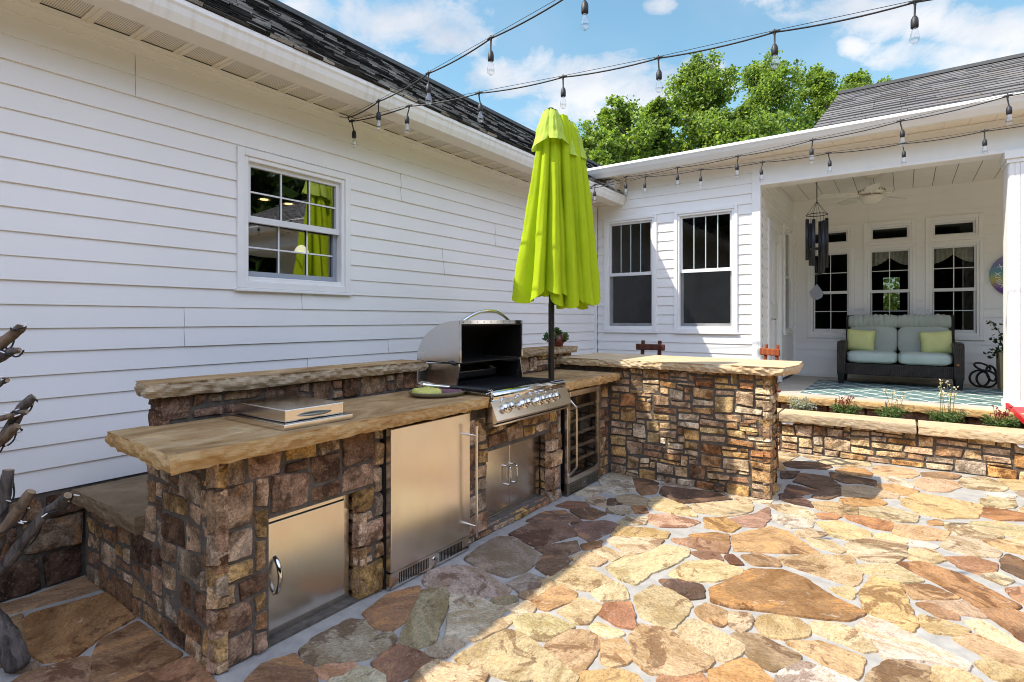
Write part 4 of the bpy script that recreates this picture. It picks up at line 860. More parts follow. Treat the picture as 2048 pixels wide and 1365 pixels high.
# ceiling, beam, soffit, gutter
mb = MB(); x = -1.44
while x < 8: mb.box(x + .003, x + .217, 7.40, 9.80, 3.302, 3.312); x += .22
mb.box(-1.447, 8, 7.40, 9.80, 3.3125, 3.33, 1)
mb.build('porch_ceiling', [MAT['ceil'], MAT['wrap']], MH, bevel=.004)
mb = MB(); mb.box(-1.436, 8, 7.262, 7.50, 3.070, 3.398); mb.box(-1.436, 8, 7.252, 7.2615, 3.062, 3.095); mb.box(-1.436, 8, 7.252, 7.2615, 3.375, 3.398); mb.build('porch_beam', MAT['trim'], MH, bevel=.004)
mb = MB(); x = -3.66
while x < 8:
    mb.box(x, x + .20, 6.985, 7.285, 3.400, 3.408); mb.box(x + .188, x + .200, 6.985, 7.285, 3.392, 3.3995); x += .2005
mb.build('soffit', MAT['soffit'], MH)
mb = MB(); prof = [(6.985, 3.385), (6.93, 3.380), (6.915, 3.40), (6.885, 3.44), (6.868, 3.475), (6.858, 3.49), (6.858, 3.522), (6.875, 3.522), (6.875, 3.505), (6.985, 3.505)]
mb.prism(prof, 'x', -3.63, 8); mb.build('gutter', MAT['gutterw'], MH, bevel=.003)
mb = MB(); mb.box(-3.42, -3.30, 7.08, 7.27, 3.12, 3.375); mb.build('frieze_block', MAT['trim'], MH)
mb = MB(); pr_ = .46; s2 = math.atan(pr_); a_, b_ = math.cos(s2), math.sin(s2)
grey = [(.16, .151, .147)] * 5 + [(.17, .16, .155)] * 4 + [(.148, .14, .137)] * 3 + [(.17, .152, .138)]
shingles(mb, (-.82, 6.90, 3.535), (1, 0, 0), (0, a_, b_), (0, -b_, a_), 8.8, 3.18, grey, seed=9, exp=.212, tabw=(.22, .42))
mb.add([(-.82, 6.9, 3.53), (8, 6.9, 3.53), (8, 9.80, 4.87), (-.82, 9.80, 4.87)], [(0, 1, 2, 3)], 1); mb.add([(-.82, 14, 3.0), (8, 14, 3.0), (8, 9.80, 4.87), (-.82, 9.80, 4.87)], [(0, 1, 2, 3)], 1)
mb.box(-.82, 8, 9.72, 9.88, 4.855, 4.90, 1)
mb.add([(-.815, 6.95, 3.5), (-.815, 14, 2.9), (-.815, 9.8, 4.85)], [(0, 1, 2)], 2)
mb.add([(-3.66, 6.95, 3.515), (-.82, 6.95, 3.515), (-.82, 12, 3.62), (-3.66, 12, 3.62)], [(0, 1, 2, 3)], 1)
mb.build('shingle_roof', [MAT['shingle'], MAT['wrap'], MAT['siding']], MH, recalc=False)
# column
mb = MB(); mb.box(.835, 1.16, 7.225, 7.55, .53, 3.02); x = .842
while x < 1.15: mb.box(x, x + .036, 7.219, 7.2245, .60, 2.95); x += .040
y = 7.232
while y < 7.54: mb.box(.829, .8345, y, y + .036, .60, 2.95); y += .040
mb.box(.815, 1.18, 7.205, 7.57, .532, .60); mb.box(.80, 1.195, 7.19, 7.585, 2.99, 3.068); mb.box(.818, 1.178, 7.208, 7.568, 2.95, 2.99)
mb.build('porch_column', MAT['trim'], MH, bevel=.003)
# porch slab and its stone edge
mb = MB(); mb.box(-1.447, 8, 7.19, 9.80, -.02, .53); tag(mb.build('porch_floor', MAT['concrete']), kind='structure')
PE = thing('porch_edge_wall', 'low reddish block wall under the porch with tan stone coping, behind the flower bed', 'wall', (0, 7.1, .2))
mb = MB(); rubble(mb, Fr((0, 7.10, 0), (1, 0, 0), (0, -1, 0)), -1.43, 2.2, .25, .458, cell=(.12, .10), seed=8, tone='pink', proud=.035, jitter=.06, sizes=[(2, 2), (3, 2), (2, 2)]); mb.box(-1.44, 2.2, 7.115, 7.185, 0, .458, 1)
mb.build('blocks', [MAT['stone'], MAT['mortar']], PE, recalc=False)
for i, (x0, x1) in enumerate(((-1.44, -.62), (-.61, -.16), (-.15, .36), (.37, .95), (.96, 1.7))):
    mb = MB(); slab(mb, rect(x0, x1, 6.985 + .012 * (i % 3), 7.188), .462, .532, 20 + i, .010, 5); mb.build('coping_slab', [MAT['slabedge'], MAT['cream']], PE, recalc=False)
# retaining wall in front of the flower bed
LW = thing('retaining_wall', 'low tan rubble wall with smooth stone cap in front of the flower bed', 'wall', (0, 6.6, 0))
mb = MB(); rubble(mb, Fr((0, 6.525, 0), (1, 0, 0), (0, -1, 0)), -1.9, 2.3, 0, .34, cell=(.034, .034), seed=14, tone='low', proud=.032, jitter=.34, sizes=[(4, 2), (6, 2), (5, 3), (7, 2), (5, 1), (4, 3), (6, 3), (7, 4), (3, 1), (8, 2)]); mb.box(-1.92, 2.3, 6.519, 6.76, 0, .335, 1); mb.build('stonework', [MAT['stone'], MAT['mortar']], LW, recalc=False)
for i, (x0, x1) in enumerate(((-1.95, -1.10), (-1.09, .095), (.105, 1.25), (1.26, 2.35))):
    mb = MB(); slab(mb, rect(x0, x1, 6.425, 6.775), .338, .422, 40 + i, .008, 6, step=.02); mb.build('cap_slab', [MAT['ledge'] if i < 2 else MAT['cream'], MAT['cream']], LW, recalc=False)
mb = MB(); mb.add([(-1.95, 6.7, .36), (2.3, 6.7, .36), (2.3, 7.16, .36), (-1.95, 7.16, .36)], [(0, 1, 2, 3)]); tag(mb.build('soil', MAT['soil']), kind='structure')
for i, (x, lab) in enumerate(((-1.01, 'small white wall light under the cap of the low wall, beside the bar'), (.86, 'small white wall light under the cap of the low wall, at the right edge'))):
    L_ = thing('wall_light', lab, 'light', (x, 6.44, .32), 'lights under the low wall cap')
    mb = MB(); mb.box(x - .06, x + .06, 6.445, 6.50, .318, .334); mb.build('housing', MAT['white'], L_, bevel=.003); mb = MB(); mb.box(x - .05, x + .05, 6.446, 6.49, .308, .3175); mb.build('lens', MAT['sash'], L_)
# ------------------------------------------------------------------ outdoor kitchen
OK_ = thing('outdoor_kitchen', 'L shaped outdoor kitchen base of brown fieldstone with tan sandstone counter along the white wall', 'outdoor kitchen', (-2.5, 2.5, 0))
fk = Fr((-2.238, 0, 0), (0, 1, 0), (1, 0, 0)); KY = Fr((0, 1.105, 0), (1, 0, 0), (0, -1, 0))
mb = MB()
rubble(mb, fk, 1.078, 4.64, 0, .868, [(1.32, 1.78, -1, .56), (1.948, 2.60, -1, 2), (2.66, 3.66, .765, 2), (2.83, 3.62, .05, .545), (3.795, 4.415, -1, 2)], cell=(.034, .043), seed=21, tone='kitchen', sizes=[(4, 2), (6, 3), (5, 3), (6, 2), (7, 3), (4, 3), (5, 2), (6, 4), (3, 1), (5, 4), (3, 2)], jitter=.34, proud=.032)
rubble(mb, KY, -3.63, -2.207, 0, .868, [(-3.7, -2.868, .418, 2)], cell=(.036, .044), seed=33, tone='kitchen', sizes=[(4, 2), (6, 3), (5, 2), (7, 2), (6, 3), (4, 3), (5, 1), (6, 2), (3, 2)], proud=.020, jitter=.32)
rubble(mb, Fr((0, 1.81, 0), (1, 0, 0), (0, -1, 0)), -2.335, -2.215, .03, .56, cell=(.06, .06), seed=3, proud=.02, sizes=[(2, 2), (2, 1), (1, 1)])
rubble(mb, Fr((0, 3.65, 0), (1, 0, 0), (0, -1, 0)), -2.335, -2.215, .03, .56, cell=(.06, .06), seed=6, proud=.02, sizes=[(2, 2), (2, 1), (1, 1)])
for y0, y1, z0, z1 in ((1.098, 1.32, 0, .868), (1.825, 1.935, 0, .868), (2.61, 2.83, 0, .868), (3.665, 3.795, 0, .868), (4.415, 4.66, 0, .868), (1.321, 1.824, .555, .8675), (2.831, 3.664, .545, .765), (1.321, 1.824, 0, .012), (2.831, 3.664, 0, .04)):
    mb.box(-2.42, -2.229, y0, y1, z0, z1, 1)
mb.box(-2.86, -2.4201, 1.0985, 1.934, 0, .868, 1); mb.box(-2.86, -2.4201, 2.611, 3.794, 0, .76, 1); mb.box(-2.86, -2.75, 1.934, 4.66, 0, .8675, 1); mb.box(-3.66, -2.87, 1.099, 2.15, 0, .42, 1); mb.box(-2.7499, -2.4201, 4.42, 4.66, 0, .867, 1)
mb.build('stone_base', [MAT['stone'], MAT['mortar']], OK_, recalc=False)
mb = MB(); slab(mb, [(-2.092, .872), (-2.788, .905), (-2.80, 1.06), (-2.75, 1.09), (-2.745, 2.70), (-2.092, 2.70)], .868, .935, 3, .015, 8, .014); mb.build('countertop', [MAT['slabedge'], MAT['slabtop']], OK_, recalc=False)
mb = MB(); slab(mb, rect(-2.745, -2.088, 3.635, 4.615), .868, .935, 5, .014, 8, .014); mb.build('countertop', [MAT['slabedge'], MAT['slabtop']], OK_, recalc=False)
fr_ = Fr((-2.772, 0, 0), (0, 1, 0), (1, 0, 0)); mb = MB(); m2 = MB()
rubble(mb, fr_, 1.11, 2.74, .937, 1.064, cell=(.07, .064), seed=52, tone='dark', sizes=[(1, 1), (2, 1), (2, 2), (1, 2), (3, 2)], proud=.03)
rubble(m2, fr_, 3.57, 4.9, .937, 1.086, cell=(.07, .05), seed=53, tone='kitchen', sizes=[(1, 1), (2, 1), (2, 2), (2, 3)], proud=.03)
rubble(mb, Fr((0, 1.115, 0), (1, 0, 0), (0, -1, 0)), -2.87, -2.752, .90, 1.064, cell=(.06, .055), seed=54, tone='dark', sizes=[(2, 2), (2, 1)], proud=.02)
mb.box(-2.868, -2.766, 1.112, 2.74, .868, 1.064, 1); m2.box(-2.868, -2.766, 3.57, 4.9, .868, 1.086, 1)
m2.build('backsplash_wall', [MAT['stone'], MAT['mortar']], OK_, recalc=False)
mb.build('backsplash_wall', [MAT['stone'], MAT['mortar']], OK_, recalc=False)
mb = MB(); slab(mb, [(-2.695, 1.06), (-2.715, 1.02), (-2.94, 1.07), (-2.955, 2.77), (-2.69, 2.775)], 1.062, 1.128, 9, .026, 8, .014); mb.build('ledge_slab', [MAT['ledge'], MAT['slabtop']], OK_, recalc=False)
mb = MB(); slab(mb, rect(-2.955, -2.69, 3.56, 4.93), 1.086, 1.148, 12, .018, 7, .014); mb.build('ledge_slab', [MAT['ledge'], MAT['slabtop']], OK_, recalc=False)
mb = MB(); slab(mb, [(-3.655, 1.03), (-2.885, 1.05), (-2.885, 2.2), (-3.655, 2.2)], .42, .50, 15, .012, 6); mb.build('bench_slab', [MAT['bench'], MAT['bench']], OK_, recalc=False)
def ring_handle(mb, x, y, z0, z1, out, r=.008, bow=0):
    if bow: path = [(x + out * math.sin(math.pi * t / 14) ** .55, y, z0 + (z1 - z0) * t / 14) for t in range(15)]
    else: path = [(x, y, z0), (x + out * .7, y, z0), (x + out * .95, y, z0 + .008), (x + out, y, z0 + .02), (x + out, y, z1 - .02), (x + out * .95, y, z1 - .008), (x + out * .7, y, z1), (x, y, z1)]
    mb.tube(path, r, 10)
fd = Fr((-2.338, 0, 0), (0, 1, 0), (1, 0, 0))
fd1 = Fr((-2.288, 0, 0), (0, 1, 0), (1, 0, 0)); mb = MB(); fd1.ring(mb, 1.26, 1.782, .013, .548, .03, -.02, .006); fd1.box(mb, 1.293, 1.749, .045, .515, -.02, .014); ad_ = mb.build('access_door', MAT['steelv'], OK_, bevel=.002); ad_['label'] = 'single steel access door with bow handle at the near end'
mb = MB(); ring_handle(mb, -2.276, 1.375, .20, .36, .045, .011, 1); mb.build('handle', MAT['chrome'], ad_)
mb = MB(); fd.ring(mb, 2.80, 3.65, .03, .56, .022, -.02, .006); mb.build('door_frame', MAT['steelv'], OK_, bevel=.002)
for a, b, hy, lb in ((2.824, 3.222, 3.185, 'near leaf of the double steel doors under the grill'), (3.228, 3.626, 3.262, 'far leaf of the double steel doors under the grill')):
    mb = MB(); fd.box(mb, a, b, .055, .535, -.02, .013); q = mb.build('access_door', MAT['steelv'], OK_, bevel=.003); q['label'] = lb
    mb = MB(); ring_handle(mb, -2.326, hy, .235, .365, .042, .007); mb.build('handle', MAT['chrome'], q)

# --- refrigerator
FG = thing('refrigerator', 'stainless steel undercounter refrigerator with long bar handle and vented kick plate', 'refrigerator', (-2.4, 2.27, 0))
mb = MB(); mb.box(-2.72, -2.205, 1.95, 2.59, .012, .85); mb.build('cabinet', MAT['rubber'], FG)
mb = MB(); mb.box(-2.20, -2.160, 1.952, 2.588, .100, .846); fdn = mb.build('door', MAT['steelv'], FG, bevel=.004)
mb = MB(); mb.tube([(-2.095, 2.572, .108), (-2.095, 2.572, .775)], .008, 12)
for z in (.17, .715): mb.tube([(-2.160, 2.572, z), (-2.095, 2.572, z)], .0075, 8)
mb.build('handle', MAT['steel'], fdn)
mb = MB(); mb.box(-2.20, -2.172, 1.952, 2.588, .010, .092)
for a, b in ((2.02, 2.24), (2.33, 2.53)):
    y = a
    while y < b: mb.box(-2.1725, -2.1705, y, y + .006, .022, .080, 1); y += .0125
mb.lathe((-2.172, 2.285, .055), [(.016, 0), (.016, .003), (.010, .0035), (0, .0035)], 14, 2, axis=(1, 0, 0)); mb.lathe((-2.1684, 2.285, .055), [(.007, 0), (.0, .0005)], 12, 1, axis=(1, 0, 0))
mb.build('kick_plate', [MAT['steel'], MAT['black'], MAT['chrome']], FG)

# --- wine cooler
WC = thing('wine_cooler', 'glass door wine cooler with steel frame beside the grill, wooden shelves inside', 'wine cooler', (-2.4, 4.1, 0))
fwc = Fr((-2.182, 0, 0), (0, 1, 0), (1, 0, 0))
mb = MB(); P = [(-2.70, 3.83), (-2.215, 3.83), (-2.215, 4.395), (-2.70, 4.395)]
mb.box(-2.70, -2.215, 3.825, 3.845, .095, .84); mb.box(-2.70, -2.215, 4.375, 4.395, .095, .84); mb.box(-2.70, -2.68, 3.845, 4.375, .095, .84); mb.box(-2.6799, -2.215, 3.8451, 4.3749, .82, .84); mb.box(-2.6799, -2.215, 3.8451, 4.3749, .095, .12)
mb.build('cabinet', MAT['black'], WC)
mb = MB(); fwc.ring(mb, 3.822, 4.402, .100, .838, .045, -.03, .0); wd = mb.build('door', MAT['steelv'], WC, bevel=.003); q = MB(); fwc.quad(q, 3.865, 4.36, .143, .795, -.012); q.build('pane', MAT['wineglass'], wd, recalc=False)
mb = MB(); mb.tube([(-2.183, 3.842, .16), (-2.125, 3.86, .235), (-2.122, 3.862, .25), (-2.122, 3.862, .70), (-2.125, 3.86, .715), (-2.183, 3.842, .785)], .0075, 10); mb.build('handle', MAT['steel'], wd)
for i, z in enumerate((.235, .345, .455, .565, .675)):
    mb = MB(); mb.box(-2.236, -2.222, 3.85, 4.37, z, z + .022); mb.build('shelf', MAT['slatwood'], WC)
mb = MB()
for i, z in enumerate((.262, .372, .482, .592)):
    for k in range(4):
        if (i * 3 + k) % 3: mb.lathe((-2.26, 3.91 + k * .115, z + .034), [(0, 0), (.026, .002), (.036, .02), (.036, .3)], 12, axis=(-1, 0, 0))
mb.build('bottle_rows', MAT['smoke'], WC)
mb = MB(); mb.box(-2.215, -2.186, 3.822, 4.402, .006, .095)
for a in (3.86, 4.16):
    for r_ in range(5):
        for k in range(5): mb.box(-2.1865, -2.1845, a + k * .042, a + k * .042 + .032, .020 + r_ * .013, .026 + r_ * .013, 1)
mb.lathe((-2.186, 4.112, .05), [(.012, 0), (.012, .004), (0, .005)], 12, 0, axis=(1, 0, 0)); mb.build('kick_plate', [MAT['darksteel'], MAT['black']], WC)

# --- side burner
SB = thing('side_burner', 'low rectangular stainless steel side burner lid on the sandstone counter', 'side burner', (-2.42, 1.53, .935))
mb = MB(); mb.box(-2.665, -2.165, 1.352, 1.715, .936, .962); mb.build('flange', MAT['steel'], SB, bevel=.003)
mb = MB(); mb.box(-2.635, -2.203, 1.38, 1.69, .964, 1.018); lid = mb.build('lid', MAT['steel'], SB, bevel=.004)
mb = MB(); mb.tube([(-2.2025 + .026 * math.sin(math.pi * t / 12) ** .7, 1.445 + .17 * t / 12, .986) for t in range(13)], [.0035 + .0035 * math.sin(math.pi * t / 12) for t in range(13)], 8); mb.build('handle', MAT['darksteel'], lid)

# --- gas grill
GR = thing('gas_grill', 'built in stainless steel gas grill with its hood open and a row of control knobs', 'grill', (-2.45, 3.15, .77))
gy0, gy1 = 2.79, 3.52
mb = MB(); mb.box(-2.80, -2.14, 2.722, 3.632, .938, .952); mb.box(-2.78, -2.12, 2.74, 3.61, .78, .937); mb.build('body', MAT['steel'], GR, bevel=.003)
for y, fx in ((gy0, -2.455), (gy1 - .012, -2.40)): mb = MB(); mb.prism([(-2.815, .953), (fx, .953), (-2.425, 1.10), (-2.43, 1.118), (-2.815, 1.105)], 'y', y, y + .012); mb.build('side_panel', MAT['steelv'], GR, bevel=.002)
mb = MB(); mb.box(-2.70, -2.69, gy0 + .013, gy1 - .013, .953, 1.105); mb.box(-2.69, -2.16, gy0 + .02, gy1 + .05, .9525, .955)
for y in (gy0 + .0125, gy1 - .0205): mb.prism([(-2.69, .956), (-2.46, .956), (-2.43, 1.09), (-2.69, 1.09)], 'y', y, y + .008)
mb.build('firebox_liner', MAT['soot'], GR)
mb = MB(); y = gy0 + .03
while y < gy1 + .04: mb.tube([(-2.66, y, .966), (-2.17, y, .966)], .0045, 5); y += .017
for x in (-2.64, -2.40, -2.18): mb.tube([(x, gy0 + .025, .957), (x, gy1 + .045, .957)], .005, 5)
mb.build('cooking_grate', MAT['black'], GR)
mb = MB(); mb.prism([(-2.685, 1.00), (-2.60, .99), (-2.585, 1.04), (-2.685, 1.075)], 'y', gy0 + .06, gy1 - .10); mb.build('rear_burner', MAT['darksteel'], GR, bevel=.003)
mb = MB(); mb.tube([(-2.60, gy0 + .03, 1.085), (-2.50, gy0 + .03, 1.10), (-2.455, gy0 - .012, 1.118), (-2.50, gy0 - .016, 1.128)], .011, 8); mb.build('hinge_bracket', MAT['black'], GR)
def arc(rx, rz, n=18): return [(-2.42 - rx * math.sin(math.pi / 2 * t / n), 1.125 + rz * math.cos(math.pi / 2 * t / n) ** .93) for t in range(n + 1)]
mb = MB(); out_ = arc(.40, .285); inn = arc(.388, .273)
mb.prism(out_ + inn[::-1], 'y', gy0 + .006, gy1 - .006, 0, None)
for y in (gy0, gy1 - .006): mb.prism(out_ + [(-2.42, 1.125)], 'y', y - .001, y + .007)
hd = mb.build('hood', MAT['steelv'], GR, bevel=.002)
mb = MB(); i2 = arc(.382, .262); mb.prism(i2 + arc(.37, .25)[::-1], 'y', gy0 + .0075, gy1 - .0075)
for y in (gy0 + .008, gy1 - .012): mb.prism(i2 + [(-2.425, 1.127)], 'y', y, y + .004)
mb.box(-2.815, -2.435, gy0 + .012, gy1 - .012, 1.118, 1.1245)
mb.build('hood_liner', MAT['soot'], hd)
mb = MB(); mb.box(-2.421, -2.409, gy0 + .002, gy1 - .002, 1.385, 1.411); mb.box(-2.421, -2.412, gy0 - .001, gy0 + .009, 1.127, 1.3848); mb.box(-2.421, -2.412, gy1 - .009, gy1 + .001, 1.127, 1.3848)
y = gy0 + .025
for k in range(10): mb.box(-2.4092, -2.408, y - .006, y + .006, 1.395, 1.401, 1); y += .0755
mb.build('hood_trim', [MAT['chrome'], MAT['black']], hd)
mb = MB(); mb.tube([(-2.475 + .02 * math.sin(math.pi * t / 24), 2.86 + .59 * t / 24, 1.388 + .092 * math.sin(math.pi * t / 24) ** .8) for t in range(25)], .0125, 12); mb.build('handle', MAT['chrome'], hd)
mb = MB(); mb.lathe((-2.118, 2.735, .928), [(0, 0), (.030, .001), (.036, .008), (.036, .877), (.030, .884), (0, .885)], 20, axis=(0, 1, 0)); mb.build('front_rail', MAT['chrome'], GR)
mb = MB(); pp = [(-2.13, .905), (-2.088, .905), (-2.036, .786), (-2.05, .772), (-2.13, .772)]; mb.prism(pp, 'y', 2.70, 3.632); cp = mb.build('control_panel', MAT['steel'], GR, bevel=.004)
mb = MB(); mb.prism([(-2.14, .752), (-2.05, .752), (-2.046, .766), (-2.14, .766)], 'y', 2.705, 3.63); mb.build('drip_tray', MAT['steel'], GR, bevel=.003)
nv = Vector((.119, 0, .052)).normalized()
for i, y in enumerate((2.845, 3.035, 3.215, 3.305, 3.395)):
    c = Vector((-2.066, y, .853)); k = MB(); k.lathe(c, [(.037, -.002), (.037, .004), (.033, .012), (.026, .012), (.026, .016), (.024, .018), (.023, .046), (.027, .047), (.028, .052), (.026, .056), (0, .057)], 24, axis=nv); k.build('control_knob', MAT['chrome'], cp)
for i, y in enumerate((2.80, 2.96, 3.14, 3.24, 3.33, 3.46)): mb = MB(); mb.lathe((-2.082, y, .899), [(.007, 0), (.006, .006), (0, .007)], 10, axis=nv); mb.build('indicator_light', MAT['chrome'], cp)
up_ = Vector((-.052, 0, .119)).normalized()
lg = MB(); o = Vector((-2.0665, 2.715, .828)); a_ = Vector((0, 1, 0))
P = [o + nv * t_ + a_ * u_ + up_ * w_ for t_ in (0, .004) for u_, w_ in ((0, 0), (.10, 0), (.10, .038), (0, .038))]
lg.hexa(P); bd = lg.build('logo_plate', MAT['darksteel'], cp)
def text_mesh(name, body, size, mat, parent, origin, xdir, ydir, extrude=.0008, align='LEFT'):
    cu = bpy.data.curves.new(name, 'FONT'); cu.body = body; cu.size = size; cu.extrude = extrude; cu.align_x = align; cu.resolution_u = 3
    to = bpy.data.objects.new(name, cu); COL.objects.link(to); dg = bpy.context.evaluated_depsgraph_get(); me = bpy.data.meshes.new_from_object(to.evaluated_get(dg))
    bpy.data.objects.remove(to); x = Vector(xdir).normalized(); y = Vector(ydir).normalized(); z = x.cross(y); M_ = Matrix((x, y, z)).transposed().to_4x4(); M_.translation = Vector(origin)
    off = Vector((0, 0, 0)); p = parent
    while p is not None: off += p.location; p = p.parent
    me.transform(Matrix.Translation(-off) @ M_); me.materials.clear(); me.materials.append(mat); ob = bpy.data.objects.new(name, me); COL.objects.link(ob); ob.parent = parent; return ob
text_mesh('lettering', 'BLAZE', .034, MAT['red'], bd, o + nv * .0048 + a_ * .006 + up_ * .008, a_, up_)

# --- things on the counter
TR = thing('platter', 'oval olive platter with a yellow pad on the counter left of the grill', 'platter', (-2.40, 2.55, .936))
ax = Vector((.42, .9, 0)).normalized(); bx = Vector((-.9, .42, 0)).normalized(); tc_ = Vector((-2.40, 2.555, .937))
mb = MB()
def oval(prof, mbb, mi=0, n=36, ra=.185, rb=.15, c=tc_):
    vs = [c + ax * (ra * r * math.cos(2 * math.pi * k / n)) + bx * (rb * r * math.sin(2 * math.pi * k / n)) + Vector((0, 0, h)) for r, h in prof for k in range(n)]
    mbb.add(vs, [(i * n + k, i * n + (k + 1) % n, (i + 1) * n + (k + 1) % n, (i + 1) * n + k) for i in range(len(prof) - 1) for k in range(n)], mi, None, True)
oval([(0, 0), (.82, 0), (.95, .012), (1.0, .030), (.985, .031), (.93, .016), (.80, .007), (0, .006)], mb); mb.build('dish', MAT['olive'], TR)
def blob(mbb, c, ra, rb, h, seed, mi=0):
    def f(s, t):
        a = 2 * math.pi * s; r = math.sin(math.pi / 2 * min(1, t * 1.05)) ** .7; q = 1 + .12 * noise.noise((math.cos(a) * 2, math.sin(a) * 2, seed))
        return Vector(c) + ax * (ra * r * q * math.copysign(abs(math.cos(a)) ** .7, math.cos(a))) + bx * (rb * r * q * math.copysign(abs(math.sin(a)) ** .7, math.sin(a))) + Vector((0, 0, h * (1 - (t ** 4)) * (1 + .25 * noise.noise((r * 4 * math.cos(a), r * 4 * math.sin(a), seed)))))
    mbb.grid(f, 28, 8, mi)
fp = thing('scouring_pad', 'yellow scouring pad lying on the near side of the olive platter', 'pad', tuple(tc_ - ax * .06 + Vector((0, 0, .008))))
mb = MB(); blob(mb, tc_ - ax * .07 + Vector((0, 0, .012)), .085, .10, .034, 3); mb.build('pad', MAT['foam'], fp)
pc = thing('cloth', 'folded plum cloth lying on the far side of the olive platter', 'cloth', tuple(tc_ + ax * .08 + Vector((0, 0, .008))))
mb = MB(); blob(mb, tc_ + ax * .085 + Vector((0, 0, .012)), .082, .10, .026, 8); mb.build('folds', MAT['plum'], pc)
TG = thing('grill_tongs', 'steel grill tongs with black grips laid across the platter and grill edge', 'tongs', (-2.33, 2.64, .98))
h0, h1 = Vector((-2.60, 2.56, .995)), Vector((-2.09, 2.705, .975)); d_ = (h1 - h0); s_ = Vector((-d_.y, d_.x, 0)).normalized()
mb = MB()
for sg in (-1, 1):
    mb.tube([h0 + s_ * sg * .004, h0 + d_ * .06 + s_ * sg * .020, h0 + d_ * .16 + s_ * sg * .022, h0 + d_ * .26 + s_ * sg * .013, h0 + d_ * .5 + s_ * sg * .010], [.006, .020, .018, .009, .008], 8)
mb.build('jaws', MAT['chrome'], TG)
mb = MB()
for sg in (-1, 1): mb.tube([h0 + d_ * .48 + s_ * sg * .010, h0 + d_ * .96 + s_ * sg * .009], .011, 8)
mb.build('grip', MAT['rubber'], TG)
mb = MB(); e = h1; mb.tube([e - d_ * .04, e, e + Vector((0, 0, -.005)), e + Vector((.0, .004, -.045)), e + Vector((-.004, .012, -.05)), e + Vector((-.004, .016, -.042)), e + Vector((-.002, .018, 0)), e + Vector((0, .002, .004))], .0028, 6); mb.build('hanging_loop', MAT['chrome'], TG)
SP = thing('potted_succulent', 'small maroon strawberry pot with green succulents on the stone ledge behind the umbrella pole', 'potted plant', (-2.82, 4.72, 1.149))
mb = MB(); mb.lathe((-2.82, 4.72, 1.150), [(0, 0), (.055, 0), (.062, .01), (.078, .05), (.080, .075), (.066, .095), (.060, .105), (.066, .115), (.056, .116), (.052, .10), (0, .10)], 22)
for a in range(5):
    t = a * 1.257; mb.lathe((-2.82 + .074 * math.cos(t), 4.72 + .074 * math.sin(t), 1.205), [(.016, -.01), (.022, .012), (.026, .02), (.020, .018)], 10, axis=(math.cos(t), math.sin(t), .8))
mb.build('pot', MAT['terracotta'], SP)
mb = MB(); rr = random.Random(4)
for cx_, cy_, cz_, n_, rad in [(-2.82, 4.72, 1.275, 46, .075)] + [(-2.82 + .105 * math.cos(a * 1.257), 4.72 + .105 * math.sin(a * 1.257), 1.225, 13, .045) for a in range(5)]:
    for k in range(n_):
        t = k * 2.399; r_ = rad * (.25 + .75 * (k / n_)); up = .055 * (1 - k / n_) + rr.uniform(-.008, .008)
        c = Vector((cx_, cy_, cz_ + up - .015)); tip = c + Vector((math.cos(t) * r_, math.sin(t) * r_, .022))
        mb.tube([c, c * .4 + tip * .6, tip], [.008, .012, .003], 6, 0, (.12 + rr.uniform(-.03, .05), .22 + rr.uniform(-.05, .05), .07))
mb.build('leaves', MAT['leaf'], SP)

# ------------------------------------------------------------------ bar
BA = thing('stone_bar', 'raised stone bar with rock faced sandstone top at the end of the kitchen', 'bar', (-1.5, 4.8, 0))
mb = MB()
bs = [(2, 1), (2, 2), (3, 2), (3, 1), (4, 3), (1, 1), (4, 2), (3, 3), (2, 3), (4, 1), (5, 3), (3, 4), (2, 1), (3, 2)]
rubble(mb, Fr((0, 4.668, 0), (1, 0, 0), (0, -1, 0)), -2.205, -.842, 0, .985, cell=(.031, .033), seed=71, tone='bar', sizes=[(4, 1), (5, 2), (4, 2), (6, 2), (3, 2), (5, 3), (6, 3), (7, 2), (3, 1), (6, 1), (5, 4), (4, 3), (5, 1), (5, 2)], proud=.032, joint=.001, jitter=.36)
rubble(mb, Fr((-.872, 0, 0), (0, 1, 0), (1, 0, 0)), 4.645, 4.985, 0, .985, cell=(.068, .041), seed=72, tone='bar', sizes=[(2, 1), (2, 2), (1, 1), (3, 2), (1, 2)], proud=.03)
rubble(mb, Fr((0, 4.955, 0), (-1, 0, 0), (0, 1, 0)), .85, 2.86, 0, .985, cell=(.09, .06), seed=73, tone='bar', sizes=bs, proud=.025)
mb.box(-2.86, -.865, 4.660, 4.965, 0, .985, 1); mb.build('stonework', [MAT['stone'], MAT['mortar']], BA, recalc=False)
mb = MB(); slab(mb, [(-2.76, 4.575), (-1.8, 4.585), (-.735, 4.56), (-.680, 4.92), (-.715, 5.38), (-1.10, 5.40), (-2.76, 5.50)], .985, 1.052, 77, .019, 8, .014)
mb.build('bar_top', [MAT['cream'], MAT['cream']], BA, recalc=False)

